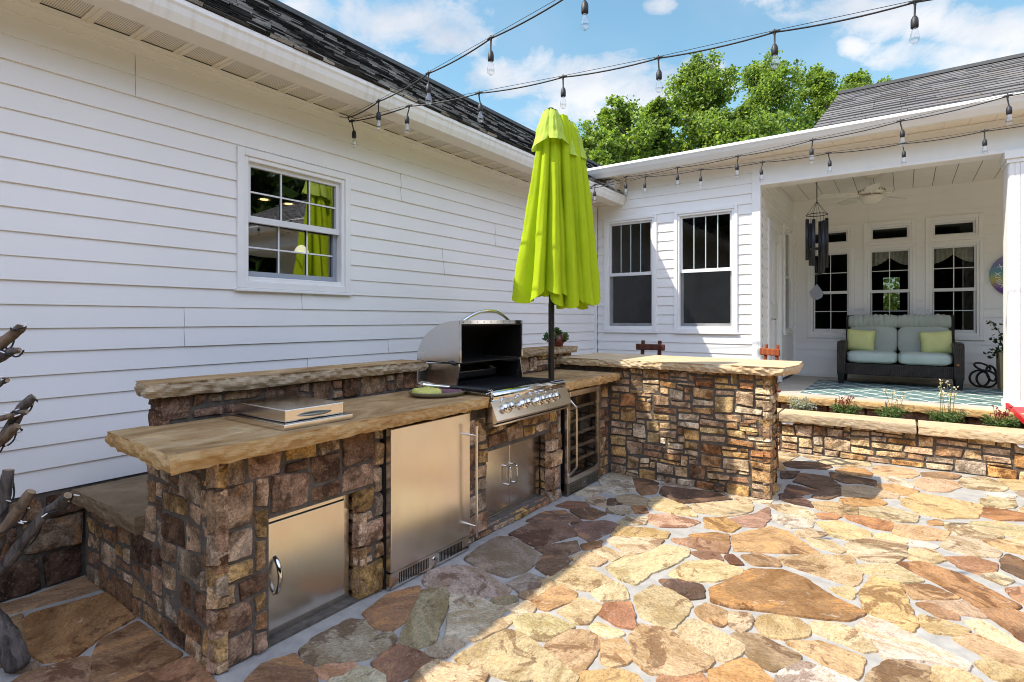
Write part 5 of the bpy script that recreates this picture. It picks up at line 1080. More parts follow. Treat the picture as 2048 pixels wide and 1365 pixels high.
# ------------------------------------------------------------------ umbrella
UM = thing('patio_umbrella', 'closed lime green double patio umbrella on a dark pole standing in the counter', 'umbrella', (-2.25, 3.685, .935))
ux_, uy_ = -2.25, 3.685
mb = MB(); mb.lathe((ux_, uy_, .93), [(.024, 0), (.024, .60), (.021, .62), (.021, 2.10), (0, 2.10)], 16); mb.build('pole', MAT['bronze'], UM)
rg = Vector((math.cos(R(35.5)), math.sin(R(35.5)), 0)); bk = Vector((-math.sin(R(35.5)), math.cos(R(35.5)), 0))   # along the umbrella's long axis / across it
def canopy(mbb, c0, lean, ztop, zbot, rtop, rl, rr_, rdep, nf, seed, amp=.36, mi=0, pw=.82, hem=1.0):
    rd = random.Random(seed); ph = [rd.uniform(-.3, .3) for _ in range(nf)]; dp = [rd.uniform(.4, 1.3) for _ in range(nf)]; hb = [rd.uniform(-.09, .07) * hem for _ in range(nf)]; bul = [rd.uniform(-.6, 1) for _ in range(nf)]
    def f(s, t):
        a = 2 * math.pi * s; q = s * nf; i = int(q) % nf; w_ = q - int(q)
        fold = abs(math.sin(math.pi * (w_ + ph[i] * math.sin(math.pi * w_) * .5))) ** .6
        L = lambda l: l[i] * (1 - w_) + l[(i + 1) % nf] * w_
        tt = t ** pw; ca, sa = math.cos(a), math.sin(a); rx = rr_ if ca > 0 else rl; r0 = rtop + (1 - rtop) * tt
        pinch = 1 - amp * min(1, .3 + t * 1.4) * L(dp) * (1 - fold)
        small = .05 * math.sin(a * nf * 3 + 4 * t + seed) * min(1, t * 2) * (1 - .7 * t) + .11 * noise.noise((a * 2.1, t * 3.5, seed))
        belly = 1 + .10 * L(bul) * math.sin(math.pi * min(1, t * 1.15)) + .06 * L(bul) * max(0, t - .8) * 5
        r = r0 * pinch * (1 + small) * belly
        z = ztop + (zbot + L(hb) * (t ** 3) - ztop) * t + .05 * (1 - fold) ** 1.5 * t * t * hem
        p = c0 + rg * (ca * rx * r) + bk * (sa * rdep * r) + lean * t; return (p.x, p.y, z)
    mbb.grid(f, nf * 14, 50, mi, None, True, True)
cA = Vector((ux_, uy_, 0)) - rg * .005; cB = cA + Vector((.06, .155, 0)); cM = cA + Vector((.04, .07, 0))
mb = MB()
canopy(mb, cA, -rg * .05, 3.03, 1.59, .22, .255, .20, .22, 8, 3, .66, pw=.9)
canopy(mb, cM, rg * .03, 3.015, 1.57, .30, .20, .22, .20, 8, 21, .62, pw=.8)
canopy(mb, cB, rg * .075, 2.965, 1.575, .26, .18, .20, .20, 8, 11, .66, pw=.40)
mb.build('canopy', MAT['lime'], UM, recalc=False)
for nm, c, zt, zb, rt, rl, rr2, rdp, nf, sd in (('vent_cap', cA, 3.05, 2.765, .34, .150, .145, .15, 7, 5), ('vent_cap', cB, 2.985, 2.675, .36, .10, .160, .14, 7, 9)):
    mb = MB(); canopy(mb, c, Vector((0, 0, 0)), zt, zb, rt, rl, rr2, rdp, nf, sd, .30, hem=.5); mb.build(nm, MAT['limecap'], UM, recalc=False)
    mb = MB(); mb.lathe((c.x, c.y, zt - .016), [(.054, 0), (.054, .014), (.030, .022), (.024, .034), (0, .036)], 16); mb.build('finial', MAT['bronze'], UM)
# ------------------------------------------------------------------ bar stools
def rot(p, a): c, s = math.cos(a), math.sin(a); return (p[0] * c - p[1] * s, p[0] * s + p[1] * c, p[2])
def stool(label, mat):
    t = thing('bar_stool', label, 'bar stool', (0, 0, 0), 'rustic wooden stools behind the bar')
    for sx in (-1, 1):
        for sy in (-1, 1):
            m = MB(); top = 1.185 if sy > 0 else .74
            pts = [(sx * (.15 if sy < 0 else .105), sy * .16, 0), (sx * (.125 if sy < 0 else .10), sy * .13, .74)] + ([(sx * .095, .185, 1.185)] if sy > 0 else [])
            m.tube(pts, [.024, .023, .020][:len(pts)], 10); m.build('leg', mat, t)
    m = MB(); m.box(-.17, .17, -.17, .17, .735, .765); m.build('seat', mat, t, bevel=.012)
    for z, y in ((1.115, .176), (.97, .16)):
        m = MB(); m.box(-.165, .165, y - .040, y - .012, z - .034, z + .034); m.build('back_rail', mat, t, bevel=.010)
    for z in (.25, .42):
        m = MB(); m.tube([(-.14, -.15, z), (.14, -.15, z)], .014, 8); m.tube([(-.14, .15, z), (.14, .15, z)], .014, 8); m.build('stretcher', mat, t)
    return t
s1 = stool('dark rustic wooden bar stool behind the bar, in front of the sunroom windows', MAT['darkwood']); s1.location = (-2.26, 5.62, 0)
s2 = stool('orange red wooden bar stool behind the free end of the bar', MAT['redwood']); s2.location = (-1.13, 5.66, 0); s2.rotation_euler = (0, 0, R(-38)); s2.scale = (.78, .8, .99)

# ------------------------------------------------------------------ porch furniture
FZ = .53
def cushion(mb, c, sx, sy, sz, seed, puff=.35, mi=0, tilt=0, n=14):
    # a soft box: superellipsoid with puckers
    def f(s, t):
        a = 2 * math.pi * s; b = math.pi * (t - .5)
        e = .32
        ca, sa, cb, sb = math.cos(a), math.sin(a), math.cos(b), math.sin(b)
        S = lambda v, k: math.copysign(abs(v) ** k, v)
        x = S(cb, e) * S(ca, e); y = S(cb, e) * S(sa, e); z = S(sb, .55)
        w = 1 + .04 * noise.noise((x * 2.2, y * 2.2, seed)) + .03 * noise.noise((x * 6, z * 3, seed))
        p = Vector((x * sx * w, y * sy * w, z * sz * w)); p.rotate(Matrix.Rotation(tilt, 3, 'X'))
        return Vector(c) + p
    mb.grid(f, 40, 18, mi, None, True, True)
SO = thing('loveseat', 'dark wicker loveseat with seafoam cushions on the porch under the three windows', 'loveseat', (-.075, 9.1, FZ))
mb = MB(); mb.box(-.66, .51, 8.80, 9.42, .67, .825); mb.build('base', MAT['wicker'], SO, bevel=.015)
for x0, x1 in ((-.755, -.655), (.505, .605)):
    mb = MB(); mb.prism([(8.76, .67), (9.48, .67), (9.48, 1.09), (9.40, 1.115), (8.82, 1.115), (8.75, 1.08)], 'x', x0, x1); mb.build('arm', MAT['wicker'], SO, bevel=.03)
mb = MB(); mb.prism([(9.38, .67), (9.46, .67), (9.60, 1.46), (9.54, 1.485), (9.48, 1.46)], 'x', -.70, .55); mb.build('back_frame', MAT['wicker'], SO, bevel=.015)
for x in (-.71, .56):
    for y in (8.80, 9.42):
        mb = MB(); mb.hexa([(x - .025, y - .025, FZ), (x + .025, y - .025, FZ), (x + .025, y + .025, FZ), (x - .025, y + .025, FZ), (x - .042, y - .042, .69), (x + .042, y - .042, .69), (x + .042, y + .042, .69), (x - .042, y + .042, .69)]); mb.build('leg', MAT['black'], SO)
for x in (-.365, .215):
    mb = MB(); cushion(mb, (x, 9.08, .905), .292, .33, .080, x); mb.build('seat_cushion', MAT['teal'], SO)
    mb = MB(); cushion(mb, (x, 9.37, 1.13), .290, .08, .20, x + 3, tilt=R(-10)); mb.build('back_cushion', MAT['greyteal'], SO)
    mb = MB()
    def f(s, t, x=x):
        a = 2 * math.pi * t; u = (s - .5) * .59; e = 1 - abs(2 * s - 1) ** 8 * .35
        r = (.082 + .012 * abs(math.sin(s * 17 + x * 5)) ** .5 * math.sin(a) + .006 * math.sin(s * 60)) * e
        return Vector((x + u, 9.385 + r * .85 * math.cos(a), 1.375 + r * 1.25 * math.sin(a)))
    mb.grid(f, 60, 20, 0, None, True); mb.build('head_roll', MAT['greyteal'], SO)
for x, z, a, lab in ((-.505, 1.12, R(4), 'lime green throw pillow at the left end of the loveseat'), (.345, 1.105, R(-5), 'lime green throw pillow at the right end of the loveseat')):
    pw = thing('throw_pillow', lab, 'pillow', (x, 9.20, z - .16), 'lime pillows on the loveseat'); mb = MB()
    def f(s, t, x=x, z=z, a=a):
        u, v = 2 * s - 1, 2 * t - 1; return None
    for sg in (-1, 1):
        def f(s, t, sg=sg, x=x, z=z, a=a):
            u, v = 2 * s - 1, 2 * t - 1; th = .075 * (max(0, (1 - u ** 4) * (1 - v ** 4))) ** .6
            k = 1 - .07 * (1 - abs(u * v)); px = u * .165 * (1 - .05 * (1 - u * u) * 0) * (1 - .06 * (1 - abs(v)) * abs(u) * 0 + 0); q = Vector((px * (1 + .05 * abs(v) * abs(u)), -th * sg + .004 * noise.noise((u * 3, v * 3, x)), v * .15 * (1 + .05 * abs(u) * abs(v))))
            q.rotate(Matrix.Rotation(R(-14), 3, 'X')); q.rotate(Matrix.Rotation(a, 3, 'Y')); return Vector((x, 9.205, z)) + q
        mb.grid(f, 22, 18, 0, None, True)
    mb.build('cover', MAT['pillow'], pw, merge=True)
lf = thing('dry_leaf', 'small orange leaf stuck on the right arm of the loveseat', 'leaf', (.54, 8.745, .85)); mb = MB(); mb.add([(.522, 8.744, .86), (.54, 8.738, .835), (.562, 8.742, .85), (.545, 8.738, .87)], [(0, 1, 2, 3)], 0, (.55, .2, .04)); mb.build('blade', MAT['leaf'], lf)
def rugmat():
    m = NT('trellis_rug'); m.set(rough=.95, spec=.1); c = m.n('ShaderNodeTexCoord'); sp = m.n('ShaderNodeSeparateXYZ'); m.l(c.outputs['Object'], sp.inputs[0])
    x = m.math('MULTIPLY', sp.outputs[0], 3.6); y = m.math('MULTIPLY', sp.outputs[1], 2.5)
    def line(v): return m.math('LESS_THAN', m.math('ABSOLUTE', m.math('SUBTRACT', m.math('FRACT', v), .5)), .045)
    l1 = line(m.math('ADD', x, y)); l2 = line(m.math('SUBTRACT', x, y)); f = m.math('MAXIMUM', l1, l2)
    n_ = m.noise(m.coord(), 60, 3)
    m.base(m.mix(f, m.ramp(n_, [(.3, (.085, .15, .155)), (.7, (.14, .22, .22))]), (.62, .64, .60))); m.bump(n_, .3, .004); return m.mat
RG = thing('porch_rug', 'teal rug with white trellis lines on the porch floor in front of the loveseat', 'rug', (.1, 8.2, FZ)); mb = MB(); mb.box(-1.02, 1.45, 7.42, 9.17, .5305, .537); mb.build('weave', rugmat(), RG)
# wind chime
WX, WY = -.868, 7.62
WCM = thing('wind_chime', 'black tube wind chime with a slate sail hanging at the porch opening', 'wind chime', (WX, WY, 3.30))
mb = MB(); mb.tube([(WX, WY, 3.302), (WX, WY, 2.86)], .006, 6); mb.build('hanging_cord', MAT['rubber'], WCM)
mb = MB(); mb.tube([(WX + .115 * math.cos(t * .2618), WY + .115 * math.sin(t * .2618), 2.695) for t in range(25)], .005, 6); ring_ = mb.build('top_ring', MAT['rubber'], WCM)
mb = MB()
for k in range(6): t = k * 1.047 + .3; mb.tube([(WX, WY, 2.86), (WX + .113 * math.cos(t), WY + .113 * math.sin(t), 2.697), (WX + .105 * math.cos(t), WY + .105 * math.sin(t), 2.60)], .0022, 4)
mb.tube([(WX, WY, 2.86), (WX, WY, 1.85)], .002, 4); mb.build('cords', MAT['rubber'], WCM)
for k, L_ in enumerate((.60, .66, .52, .50, .56, .63)):
    t = k * 1.047 + .3; mb = MB(); x, y = WX + .105 * math.cos(t), WY + .105 * math.sin(t); zt = 2.645 - .02 * (k % 3); mb.lathe((x, y, zt - L_), [(.019, 0), (.021, 0), (.021, L_), (.019, L_), (.019, 0)], 14); mb.build('chime_tube', MAT['chimeblack'], WCM)
mb = MB(); mb.lathe((WX, WY, 2.27), [(0, 0), (.07, 0), (.07, .02), (0, .02)], 18); mb.build('striker', MAT['chimeblack'], WCM)
mb = MB(); mb.prism([(WX, 1.85), (WX - .045, 1.80), (WX - .082, 1.75), (WX - .06, 1.69), (WX, 1.655), (WX + .055, 1.685), (WX + .07, 1.735), (WX + .035, 1.80)], 'y', WY - .005, WY + .005); mb.build('sail', MAT['sail'], WCM, bevel=.003)
# ceiling fan
FX, FY = -.345, 8.5
CF = thing('ceiling_fan', 'ivory ceiling fan with a bowl light under the porch ceiling', 'ceiling fan', (FX, FY, 3.30))
mb = MB(); mb.lathe((FX, FY, 3.302), [(.085, 0), (.085, -.01), (.075, -.04), (.045, -.06), (0, -.06)], 24); mb.build('ceiling_canopy', MAT['fanwhite'], CF)
mb = MB(); mb.tube([(FX, FY, 3.25), (FX, FY, 3.14)], .014, 10); mb.build('rod', MAT['fanwhite'], CF)
mb = MB(); mb.lathe((FX, FY, 3.03), [(.07, 0), (.135, .015), (.145, .04), (.145, .062), (.12, .09), (.06, .11), (.02, .12)], 28)
for k in range(20): t = k * .314; mb.box(FX + .1455 * math.cos(t) - .006, FX + .1455 * math.cos(t) + .006, FY + .1455 * math.sin(t) - .006, FY + .1455 * math.sin(t) + .006, 3.072, 3.088, 1)
mb.build('motor_housing', [MAT['fanwhite'], MAT['wrap']], CF)
for k in range(5):
    t = R(-14 + 72 * k); u = Vector((math.cos(t), math.sin(t), 0)); v = Vector((-math.sin(t), math.cos(t), 0)); o = Vector((FX, FY, 3.035)); mb = MB(); P = []
    for z in (0, .006):
        for a_, b_ in ((.17, .05), (.22, .06), (.52, .075), (.60, .06), (.62, .0), (.60, -.06), (.52, -.075), (.22, -.06), (.17, -.05)): P.append(o + u * a_ + v * b_ + Vector((0, 0, z + b_ * .2)))
    n = 9; mb.add(P, [tuple(range(n))[::-1], tuple(range(n, 2 * n))] + [(i, (i + 1) % n, n + (i + 1) % n, n + i) for i in range(n)]); mb.tube([o + u * .10, o + u * .24 + Vector((0, 0, -.004))], .016, 6); mb.build('blade', MAT['fanwhite'], CF)
mb = MB(); mb.lathe((FX, FY, 2.905), [(0, 0), (.05, .006), (.095, .03), (.125, .07), (.135, .105), (.13, .11), (.09, .12), (.085, .125)], 26); mb.build('bowl_light', MAT['fanwhite'], CF)
mb = MB(); mb.tube([(FX - .03, FY - .03, 2.93), (FX - .03, FY - .03, 2.66)], .0025, 4); mb.lathe((FX - .03, FY - .03, 2.63), [(0, 0), (.007, .006), (.004, .03)], 8); mb.build('pull_chain', MAT['fanwhite'], CF)
# wall clock
CX, CZ = 1.235, 2.012
def clockmat():
    m = NT('painted_clock_face'); m.set(rough=.4); c = m.n('ShaderNodeTexCoord'); sp = m.n('ShaderNodeSeparateXYZ'); m.l(c.outputs['Object'], sp.inputs[0]); f = m.math('MULTIPLY_ADD', sp.outputs[2], 1.6, .5)
    f = m.math('ADD', f, m.math('MULTIPLY', m.math('SUBTRACT', m.noise(m.coord((1, 1, 3)), 6, 4), .5), .12))
    m.base(m.ramp(f, [(.04, (.05, .02, .12)), (.22, (.14, .06, .30)), (.40, (.45, .42, .10)), (.55, (.10, .30, .34)), (.72, (.16, .18, .36)), (.92, (.30, .22, .42))])); return m.mat
CK = thing('wall_clock', 'round painted rainbow wall clock with pale Roman numerals, half behind the porch column', 'clock', (CX, 9.775, CZ))
mb = MB(); mb.lathe((CX, 9.778, CZ), [(0, .022), (.295, .022), (.30, .018), (.30, 0), (0, 0)], 48, axis=(0, -1, 0), smooth=False); fc = mb.build('face', clockmat(), CK)
for k, nm in enumerate(('XII', 'I', 'II', 'III', 'IIII', 'V', 'VI', 'VII', 'VIII', 'IX', 'X', 'XI')):
    t = R(90 - 30 * k); rd_ = Vector((math.cos(t), 0, math.sin(t))); xd = Vector((math.sin(t), 0, -math.cos(t)))
    text_mesh('numeral', nm, .085, MAT['white'], fc, Vector((CX, 9.7545, CZ)) + rd_ * .19, xd, rd_, .001, 'CENTER')
mb = MB()
for a_, L_, w_ in ((100, .13, .009), (-20, .19, .006)):
    t = R(a_); d = Vector((math.cos(t), 0, math.sin(t))); s_ = Vector((-d.z, 0, d.x)); o = Vector((CX, 9.752, CZ)); mb.hexa([o - s_ * w_, o + s_ * w_, o + s_ * w_ + Vector((0, -.002, 0)), o - s_ * w_ + Vector((0, -.002, 0)), o + d * L_ - s_ * w_ * .3, o + d * L_ + s_ * w_ * .3, o + d * L_ + s_ * w_ * .3 + Vector((0, -.002, 0)), o + d * L_ - s_ * w_ * .3 + Vector((0, -.002, 0))])
mb.build('hands', MAT['white'], CK)
# planter, ring sculpture, red ramp
PL = thing('planter_box', 'tall tan planter box with a dark leafy shrub beside the porch column', 'planter', (1.12, 9.15, FZ))
mb = MB(); mb.hexa([(.965, 9.0, FZ), (1.28, 9.0, FZ), (1.28, 9.3, FZ), (.965, 9.3, FZ), (.95, 8.98, .99), (1.30, 8.98, .99), (1.30, 9.32, .99), (.95, 9.32, .99)]); mb.box(.945, 1.305, 8.975, 9.325, .985, 1.01); mb.build('box', MAT['planterbox'], PL, bevel=.006)
def leaves(mb, pts, size, cols, rd, stretch=1.6):
    for p in pts:
        d = Vector((rd.gauss(0, 1), rd.gauss(0, 1), rd.gauss(0, .7) + .2)).normalized(); s = d.orthogonal().normalized(); s.rotate(Matrix.Rotation(rd.uniform(0, 6.28), 3, d)); L = size * rd.uniform(.7, 1.3); w = L / stretch * .5
        c = rd.choice(cols); g = rd.uniform(.75, 1.25); nrm = d.cross(s) * (w * .3)
        mb.add([p, p + d * L * .45 + s * w + nrm, p + d * L, p + d * L * .45 - s * w + nrm], [(0, 1, 2, 3)], 0, (c[0] * g, c[1] * g, c[2] * g))
rd = random.Random(12); mb = MB(); tips = []; st = MB()
for k in range(26):
    a = rd.uniform(0, 6.28); h = rd.uniform(.12, .48); r = rd.uniform(.05, .30) * (1.2 if k % 3 else .7); b = Vector((1.12 + rd.uniform(-.08, .08), 9.15 + rd.uniform(-.08, .08), .99)); e = b + Vector((math.cos(a) * r, math.sin(a) * r, h if k % 4 else h - .30 - r * .3))
    mdl = (b + e) / 2 + Vector((0, 0, .08)); st.tube([b, mdl, e], [.006, .004, .002], 5); tips += [b.lerp(e, t) + Vector((rd.gauss(0, .025), rd.gauss(0, .025), rd.gauss(0, .02) + .08 * (1 - abs(2 * t - 1)))) for t in [rd.uniform(.25, 1.05) for _ in range(24)]]
leaves(mb, tips, .055, [(.035, .06, .018), (.05, .085, .025), (.025, .045, .015)], rd); mb.build('foliage', MAT['leaf'], PL, recalc=False); st.build('stems', MAT['trunk'], PL)
RS = thing('ring_sculpture', 'black sculpture of interlocked rings on the porch floor beside the planter box', 'sculpture', (.84, 9.40, FZ)); 
for c, r, a, b in (((.80, 9.42, .645), .105, .3, .1), ((.87, 9.38, .645), .105, -.35, .15), ((.83, 9.42, .80), .085, .6, 1.0), ((.92, 9.42, .72), .10, 1.0, .2)):
    mb = MB(); u = Vector((math.cos(a), math.sin(a), 0)); v = Vector((-math.sin(a) * math.sin(b), math.cos(a) * math.sin(b), math.cos(b))); mb.tube([Vector(c) + u * (r * math.cos(t * .2618)) + v * (r * math.sin(t * .2618)) for t in range(25)], .013, 8); mb.build('ring', MAT['rubber'], RS)
RR = thing('plastic_ramp', 'red plastic slide ramp leaning from the porch edge at the foot of the white column', 'ramp', (1.0, 6.9, .5))
a0, a1 = Vector((.80, 7.15, .56)), Vector((1.02, 6.30, .30)); d = (a1 - a0); s = Vector((-d.y, d.x, 0)).normalized() * .42; upv = Vector((0, 0, .05))
mb = MB(); mb.hexa([a0, a1, a1 + s, a0 + s, a0 + upv * .25, a1 + upv * .25, a1 + s + upv * .25, a0 + s + upv * .25]); mb.build('bed', MAT['red'], RR, bevel=.004)
for q in (Vector((0, 0, 0)), s * .93):
    mb = MB(); w_ = s.normalized() * .03; mb.hexa([a0 + q + upv * .26, a1 + q + upv * .26, a1 + q + w_ + upv * .26, a0 + q + w_ + upv * .26, a0 + q + upv, a1 + q + upv, a1 + q + w_ + upv, a0 + q + w_ + upv]); mb.build('side_rail', MAT['red'], RR, bevel=.006)
# flowers in the bed
def clump(x, y, lab, name, cols, n, h, fl=None, fcol=None, silver=False, group='plants in the flower bed', seed=1, fn=0, size=.028, spread=.12):
    rd = random.Random(seed); t = thing(name, lab, 'flowering plant' if fl else 'plant', (x, y, .36), group); mb = MB(); pts = []; st = MB()
    for k in range(n):
        a = rd.uniform(0, 6.28); r = spread * rd.random() ** .6; b = Vector((x + r * .4 * math.cos(a), y + r * .25 * math.sin(a), .36)); e = Vector((x + r * 1.2 * math.cos(a), y + r * .7 * math.sin(a), .36 + h * rd.uniform(.5, 1.1)))
        st.tube([b, b.lerp(e, .5) + Vector((0, 0, .015)), e], [.003, .0025, .0015], 4, 0, (cols[0][0], cols[0][1], cols[0][2])); pts += [b.lerp(e, rd.uniform(.15, 1)) + Vector((rd.gauss(0, .012), rd.gauss(0, .012), 0)) for _ in range(28)]
    leaves(mb, pts, size, cols, rd, 2.4); fo = mb.build('foliage', MAT['leaf'], t, recalc=False); st.build('stems', MAT['leaf'], t)
    if fl:
        fm = MB(); ss = MB()
        for k in range(fn):
            a = rd.uniform(0, 6.28); r = spread * rd.uniform(.2, 1); b = Vector((x + r * .5 * math.cos(a), y + r * .3 * math.sin(a), .36 + h * .6)); e = b + Vector((rd.gauss(0, .025), rd.gauss(0, .02), rd.uniform(.55, 1) * fl)); ss.tube([b, e], .0022, 4, 0, (.16, .10, .05) if fcol[0] > fcol[1] * 2 else (.18, .22, .09))
            for j in range(12 if fl > .2 else 6): p = b.lerp(e, rd.uniform(.62, 1.02)) + Vector((rd.gauss(0, .010), rd.gauss(0, .010), 0)); leaves(fm, [p], .022, [fcol], rd, 1.3)
        fm.build('flowers', MAT['leaf'], t, recalc=False); ss.build('flower_stalks', MAT['leaf'], t)
GRN = [(.10, .17, .05), (.16, .24, .08), (.07, .12, .04), (.20, .27, .11)]
clump(-.947, 6.93, 'silver leaved plant in the flower bed, nearest the bar', 'silver_plant', [(.45, .46, .44), (.55, .56, .54), (.35, .37, .36)], 44, .17, seed=2, size=.035, spread=.13)
clump(-.527, 6.93, 'red budded green plant in the flower bed, next to the silver plant', 'red_flower_plant', GRN, 36, .13, .16, (.28, .07, .08), seed=3, fn=11)
clump(-.105, 6.92, 'low green plant with few pale flowers in the middle of the flower bed', 'white_flower_plant', GRN, 42, .14, .24, (.70, .66, .58), seed=4, fn=4, spread=.14)
clump(.338, 6.91, 'green plant with tall white flower spikes in the flower bed', 'white_flower_plant', GRN, 48, .14, .40, (.80, .74, .64), seed=5, fn=7, spread=.14)
clump(.735, 6.90, 'crimson flowered green plant in the flower bed below the porch column', 'red_flower_plant', GRN, 52, .14, .16, (.30, .06, .07), seed=6, fn=12, spread=.15)

# ------------------------------------------------------------------ string lights
def string(label, pts, start=None, end=None, seed=1, wire=True, drop=.075):
    t = thing('string_light', label, 'string light', pts[0], 'strings of patio lights'); rd = random.Random(seed); P = [Vector(p) for p in pts]; allp = ([Vector(start)] if start else []) + P + ([Vector(end)] if end else [])
    path = []
    for a, b in zip(allp, allp[1:]):
        for k in range(8): f = k / 8; path.append(a.lerp(b, f) + Vector((0, 0, -.014 * 4 * f * (1 - f) - .0)))
    path.append(allp[-1]); mb = MB(); mb.tube(path, .0045, 6); mb.build('cable', MAT['rubber'], t)
    if wire: mb = MB(); mb.tube([p + Vector((0, 0, .010)) for p in allp], .0018, 4); mb.build('support_wire', MAT['rubber'], t)
    for i, p in enumerate(P):
        ln = Vector((rd.uniform(-.012, .012), rd.uniform(-.012, .012), 0)); mb = MB(); d = (allp[min(len(allp) - 1, allp.index(p) + 1)] - allp[max(0, allp.index(p) - 1)]).normalized()
        mb.tube([p - d * .028, p - d * .008 + Vector((0, 0, .004)), p + d * .008 + Vector((0, 0, .004)), p + d * .028], [.006, .009, .009, .006], 8); mb.tube([p, p + Vector((0, 0, -.02)), p + ln + Vector((0, 0, -drop))], [.008, .005, .0045], 7); mb.tube([p + Vector((0, 0, .004)), p + Vector((0, 0, .018))], .004, 6)
        c = p + ln + Vector((0, 0, -drop)); mb.lathe(c, [(0, .004), (.010, .002), (.013, -.006), (.0165, -.012), (.0165, -.020), (.0175, -.022), (.0175, -.052), (.015, -.056), (0, -.056)], 12); so_ = mb.build('socket', MAT['rubber'], t, recalc=False)
        mb = MB(); mb.lathe(c, [(.011, -.055), (.012, -.064), (.018, -.085), (.022, -.108), (.020, -.122), (.011, -.133), (0, -.136)], 14); mb.build('bulb', MAT['bulb'], so_, recalc=False)
    return t
AN = (-3.60, 2.80, 3.02)
string('bulb string rising steeply from the left soffit hook to the top edge of the picture', [(-3.161, 2.734, 3.025), (-2.534, 2.612, 3.025), (-1.927, 2.494, 3.025), (-1.265, 2.37, 3.03), (-.65, 2.25, 3.05)], AN, (.1, 2.1, 3.1), 1)
string('bulb string from the left soffit hook across the sky above the umbrella', [(-3.56, 2.81, 2.985), (-3.033, 2.918, 3.02), (-2.455, 3.039, 3.02), (-1.84, 3.162, 3.02), (-1.229, 3.272, 3.02), (-.59, 3.353, 3.02), (.044, 3.449, 3.02), (.66, 3.53, 3.03)], AN, (1.4, 3.6, 3.06), 2)
string('bulb string across the porch gutter, upper of the two at the right edge', [(-2.963, 5.835, 3.00), (-2.545, 5.772, 3.02), (-1.951, 5.746, 3.02), (-1.33, 5.687, 3.02), (-.669, 5.567, 3.02), (-.025, 5.448, 3.02), (.604, 5.285, 3.02), (1.2, 5.15, 3.03)], (-3.45, 6.2, 3.0), (1.9, 5.0, 3.05), 3)
string('bulb string along the porch beam, lower of the two at the right edge', [(-2.484, 6.193, 3.1), (-1.86, 6.266, 3.1), (-1.236, 6.35, 3.1), (-.625, 6.395, 3.1), (-.01, 6.464, 3.1), (.584, 6.459, 3.1), (1.2, 6.46, 3.12)], (-3.45, 6.18, 3.06), (1.9, 6.45, 3.15), 4)
hk = thing('cable_hook', 'small metal hook under the left soffit where two light strings meet', 'hook', (-3.62, 2.78, 3.05)); mb = MB(); mb.tube([(-3.66, 2.77, 3.03), (-3.62, 2.79, 3.02), (-3.595, 2.80, 3.022), (-3.60, 2.815, 3.03)], .005, 6); mb.build('hook', MAT['nickel'], hk)

# ------------------------------------------------------------------ bundle of branches at the left edge
DW = thing('branch_bundle', 'weathered branches wound with black cable and tiny white lights at the left edge', 'branch bundle', (-3.05, .45, 0))
ends = []
for bi, (mt_, pts, rad) in enumerate(BRANCHES):
    P = [Vector(p) for p in pts]; path = []; rr = []
    for i in range(len(P) - 1):
        for k in range(7):
            f = k / 7; p = P[i].lerp(P[i + 1], f); path.append(p + Vector([noise.noise((p.x * 7 + q * 9, p.y * 7, p.z * 7 + bi)) * .007 for q in range(3)])); rr.append((rad[i] * (1 - f) + rad[i + 1] * f) * (1 + .14 * noise.noise((p.x * 22, p.y * 22, p.z * 22 + bi))))
    path.append(P[-1]); rr.append(rad[-1] * .85); mb = MB(); n = 18; rr = [r_ * .88 for r_ in rr]; mb.tube(path, rr, n)
    for i in range(len(path)):
        for k in range(n):
            v = Vector(mb.v[i * n + k]); d = v - path[i]; mb.v[i * n + k] = tuple(path[i] + d * (1 + .22 * noise.noise((k * 1.7, i * .22, bi * 3.3)) + .08 * noise.noise((k * 3.1, i * 1.1, bi))))
    mb.m[-1] = 1; mb.build('branch', [MAT[mt_], MAT['cutend']], DW, recalc=True); ends.append((path, rr))
cb = MB(); lb_ = MB(); rd = random.Random(8)
for path, rr in ends[:9]:
    s0 = len(path) // 2; hel = []
    for i in range(s0, len(path)):
        for k in range(4):
            f = k / 4; p = path[i].lerp(path[min(i + 1, len(path) - 1)], f); a = (i + f) * .42; d = (path[min(i + 1, len(path) - 1)] - path[max(i - 1, 0)]).normalized(); u = d.orthogonal().normalized(); v = d.cross(u); hel.append(p + (u * math.cos(a) + v * math.sin(a)) * (rr[i] + .006) + Vector((0, 0, -.008 * abs(math.sin(i * .7)))))
    cb = MB(); cb.tube(hel, .0035, 5); cb.build('light_cable', MAT['rubber'], DW)
    for q in range(4):
        p = hel[rd.randrange(len(hel) // 3, len(hel))]; d = Vector((rd.gauss(0, 1), rd.gauss(0, 1), rd.gauss(0, .6))).normalized(); lb_ = MB(); lb_.tube([p, p + d * .022], .0028, 5); lb_.build('tiny_bulb', MAT['white'], DW)


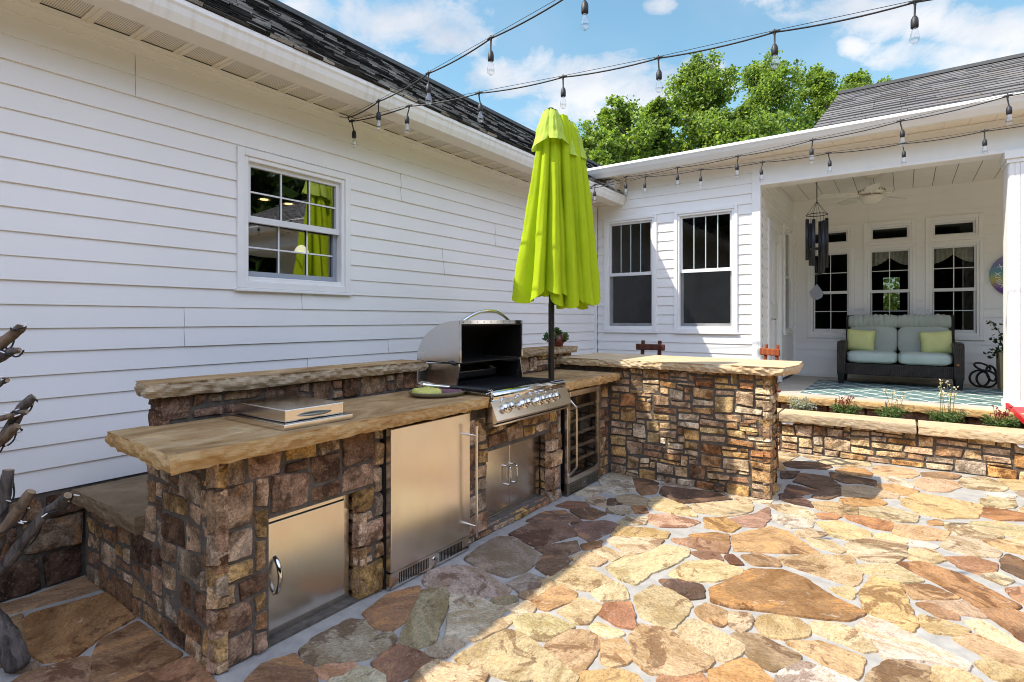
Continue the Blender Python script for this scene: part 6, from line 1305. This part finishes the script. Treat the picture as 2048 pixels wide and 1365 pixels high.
# ------------------------------------------------------------------ trees beyond the house
LAB = {'a': 'bright green leafy tree behind the house, just right of the umbrella top', 'b': 'lowest bright green tree behind the house, partly behind the umbrella', 'c': 'tall bright green tree behind the house, left of the two tallest crowns', 'd': 'tallest bright green tree behind the house, under the upper light string', 'e': 'bright green tree behind the house, just left of the shingle roof corner', 'f': 'rightmost bright green tree, its crown rising over the shingle roof', 'g': 'bright green tree in front of the two tallest crowns, low above the gutter', 'h': 'slender green tree filling the gap right of the lower left trees'}
LC = [(.22, .31, .055), (.28, .38, .075), (.16, .24, .042), (.09, .15, .03), (.34, .43, .11)]
def tree(x, y, top, rad, lab, seed):
    rd = random.Random(seed); t = thing('tree', lab, 'tree', (x, y, 0), 'trees behind the house'); tr = MB(); lf_ = MB(); H_ = top; base = max(2.5, top * .34)
    tr.tube([(x, y, -.1), (x + .1, y, H_ * .35), (x - .05, y + .1, H_ * .65), (x, y, H_ * .93)], [.24, .18, .11, .03], 8)
    cl = []
    n = 24
    for k in range(n):
        f = (k + .5) / n; z = base + (H_ - base) * f; w = rad * (1.0 if f < .7 else 1.0 - ((f - .7) / .3) ** 1.6 * .72); a = k * 2.4 + rd.uniform(-.5, .5); r = w * rd.uniform(.35, .78) if f < .95 else 0
        c = Vector((x + math.cos(a) * r, y + math.sin(a) * r, z - .25)); s = rad * rd.uniform(.50, .74) * (1 if f < .9 else .75); cl.append((c, s)); 
        b = Vector((x, y, max(1.5, z - r * 1.1))); tr.tube([b, b.lerp(c, .55) + Vector((0, 0, .12)), c], [.07, .045, .015], 6)
        for q in range(4): e = c + Vector((rd.gauss(0, 1), rd.gauss(0, 1), rd.gauss(0, .8) + .4)).normalized() * s * .9; tr.tube([c, e], [.02, .006], 4)
    for c, s in cl:
        sub = []
        for q in range(14):
            d = Vector((rd.gauss(0, 1), rd.gauss(0, 1), rd.gauss(0, 1))).normalized(); sub.append((c + Vector((d.x * s, d.y * s, d.z * s * .85)) * rd.uniform(.45, 1.0), s * rd.uniform(.20, .46)))
        for sc, sr in sub:
            pts = []
            for q in range(100):
                d = Vector((rd.gauss(0, 1), rd.gauss(0, 1), rd.gauss(0, 1))).normalized() * sr * rd.uniform(.25, 1.35); pts.append(sc + Vector((d.x, d.y, d.z * .8)))
            g = rd.uniform(.8, 1.15); leaves(lf_, pts, .15, [(a * g, b * g, c_ * g) for a, b, c_ in LC], rd, 1.35)
    tr.build('trunk', MAT['trunk'], t); lf_.build('crown', MAT['leaf'], t, recalc=False)
for i, (x, y, top, rad, k) in enumerate(TREES): tree(x, y, top * .985, rad, LAB[k], 50 + i)
sh = thing('shrub', 'sunlit green shrub seen through the middle porch window and the room behind it', 'shrub', (-.35, 18.5, 0)); mb = MB(); rd = random.Random(5)
leaves(mb, [Vector((-.35 + rd.gauss(0, .7), 18.5 + rd.gauss(0, .6), abs(rd.gauss(1.2, .8)))) for _ in range(4200)], .14, LC, rd, 1.5); mb.build('foliage', MAT['leaf'], sh, recalc=False)
mb = MB(); mb.tube([(-.35, 18.5, -.05), (-.3, 18.5, .9)], [.05, .03], 6); mb.build('stem', MAT['trunk'], sh)

wl = MB(); rd = random.Random(77)                                  # unseen wood right of and behind the camera, darkens the window reflections
for k in range(30000):
    a = rd.uniform(-2.7, 1.22); d = rd.uniform(15, 22); wl_p = Vector((math.cos(a) * d + 1, math.sin(a) * d, rd.uniform(0, 7.5)))
    leaves(wl, [wl_p], .85, [(.03, .06, .012), (.045, .085, .016), (.02, .04, .01)], rd, 1.4)
tag(wl.build('unseen_woodland', MAT['leaf'], recalc=False), 'unseen dark green wood around the garden, darkening the window reflections', 'wood', kind='stuff')
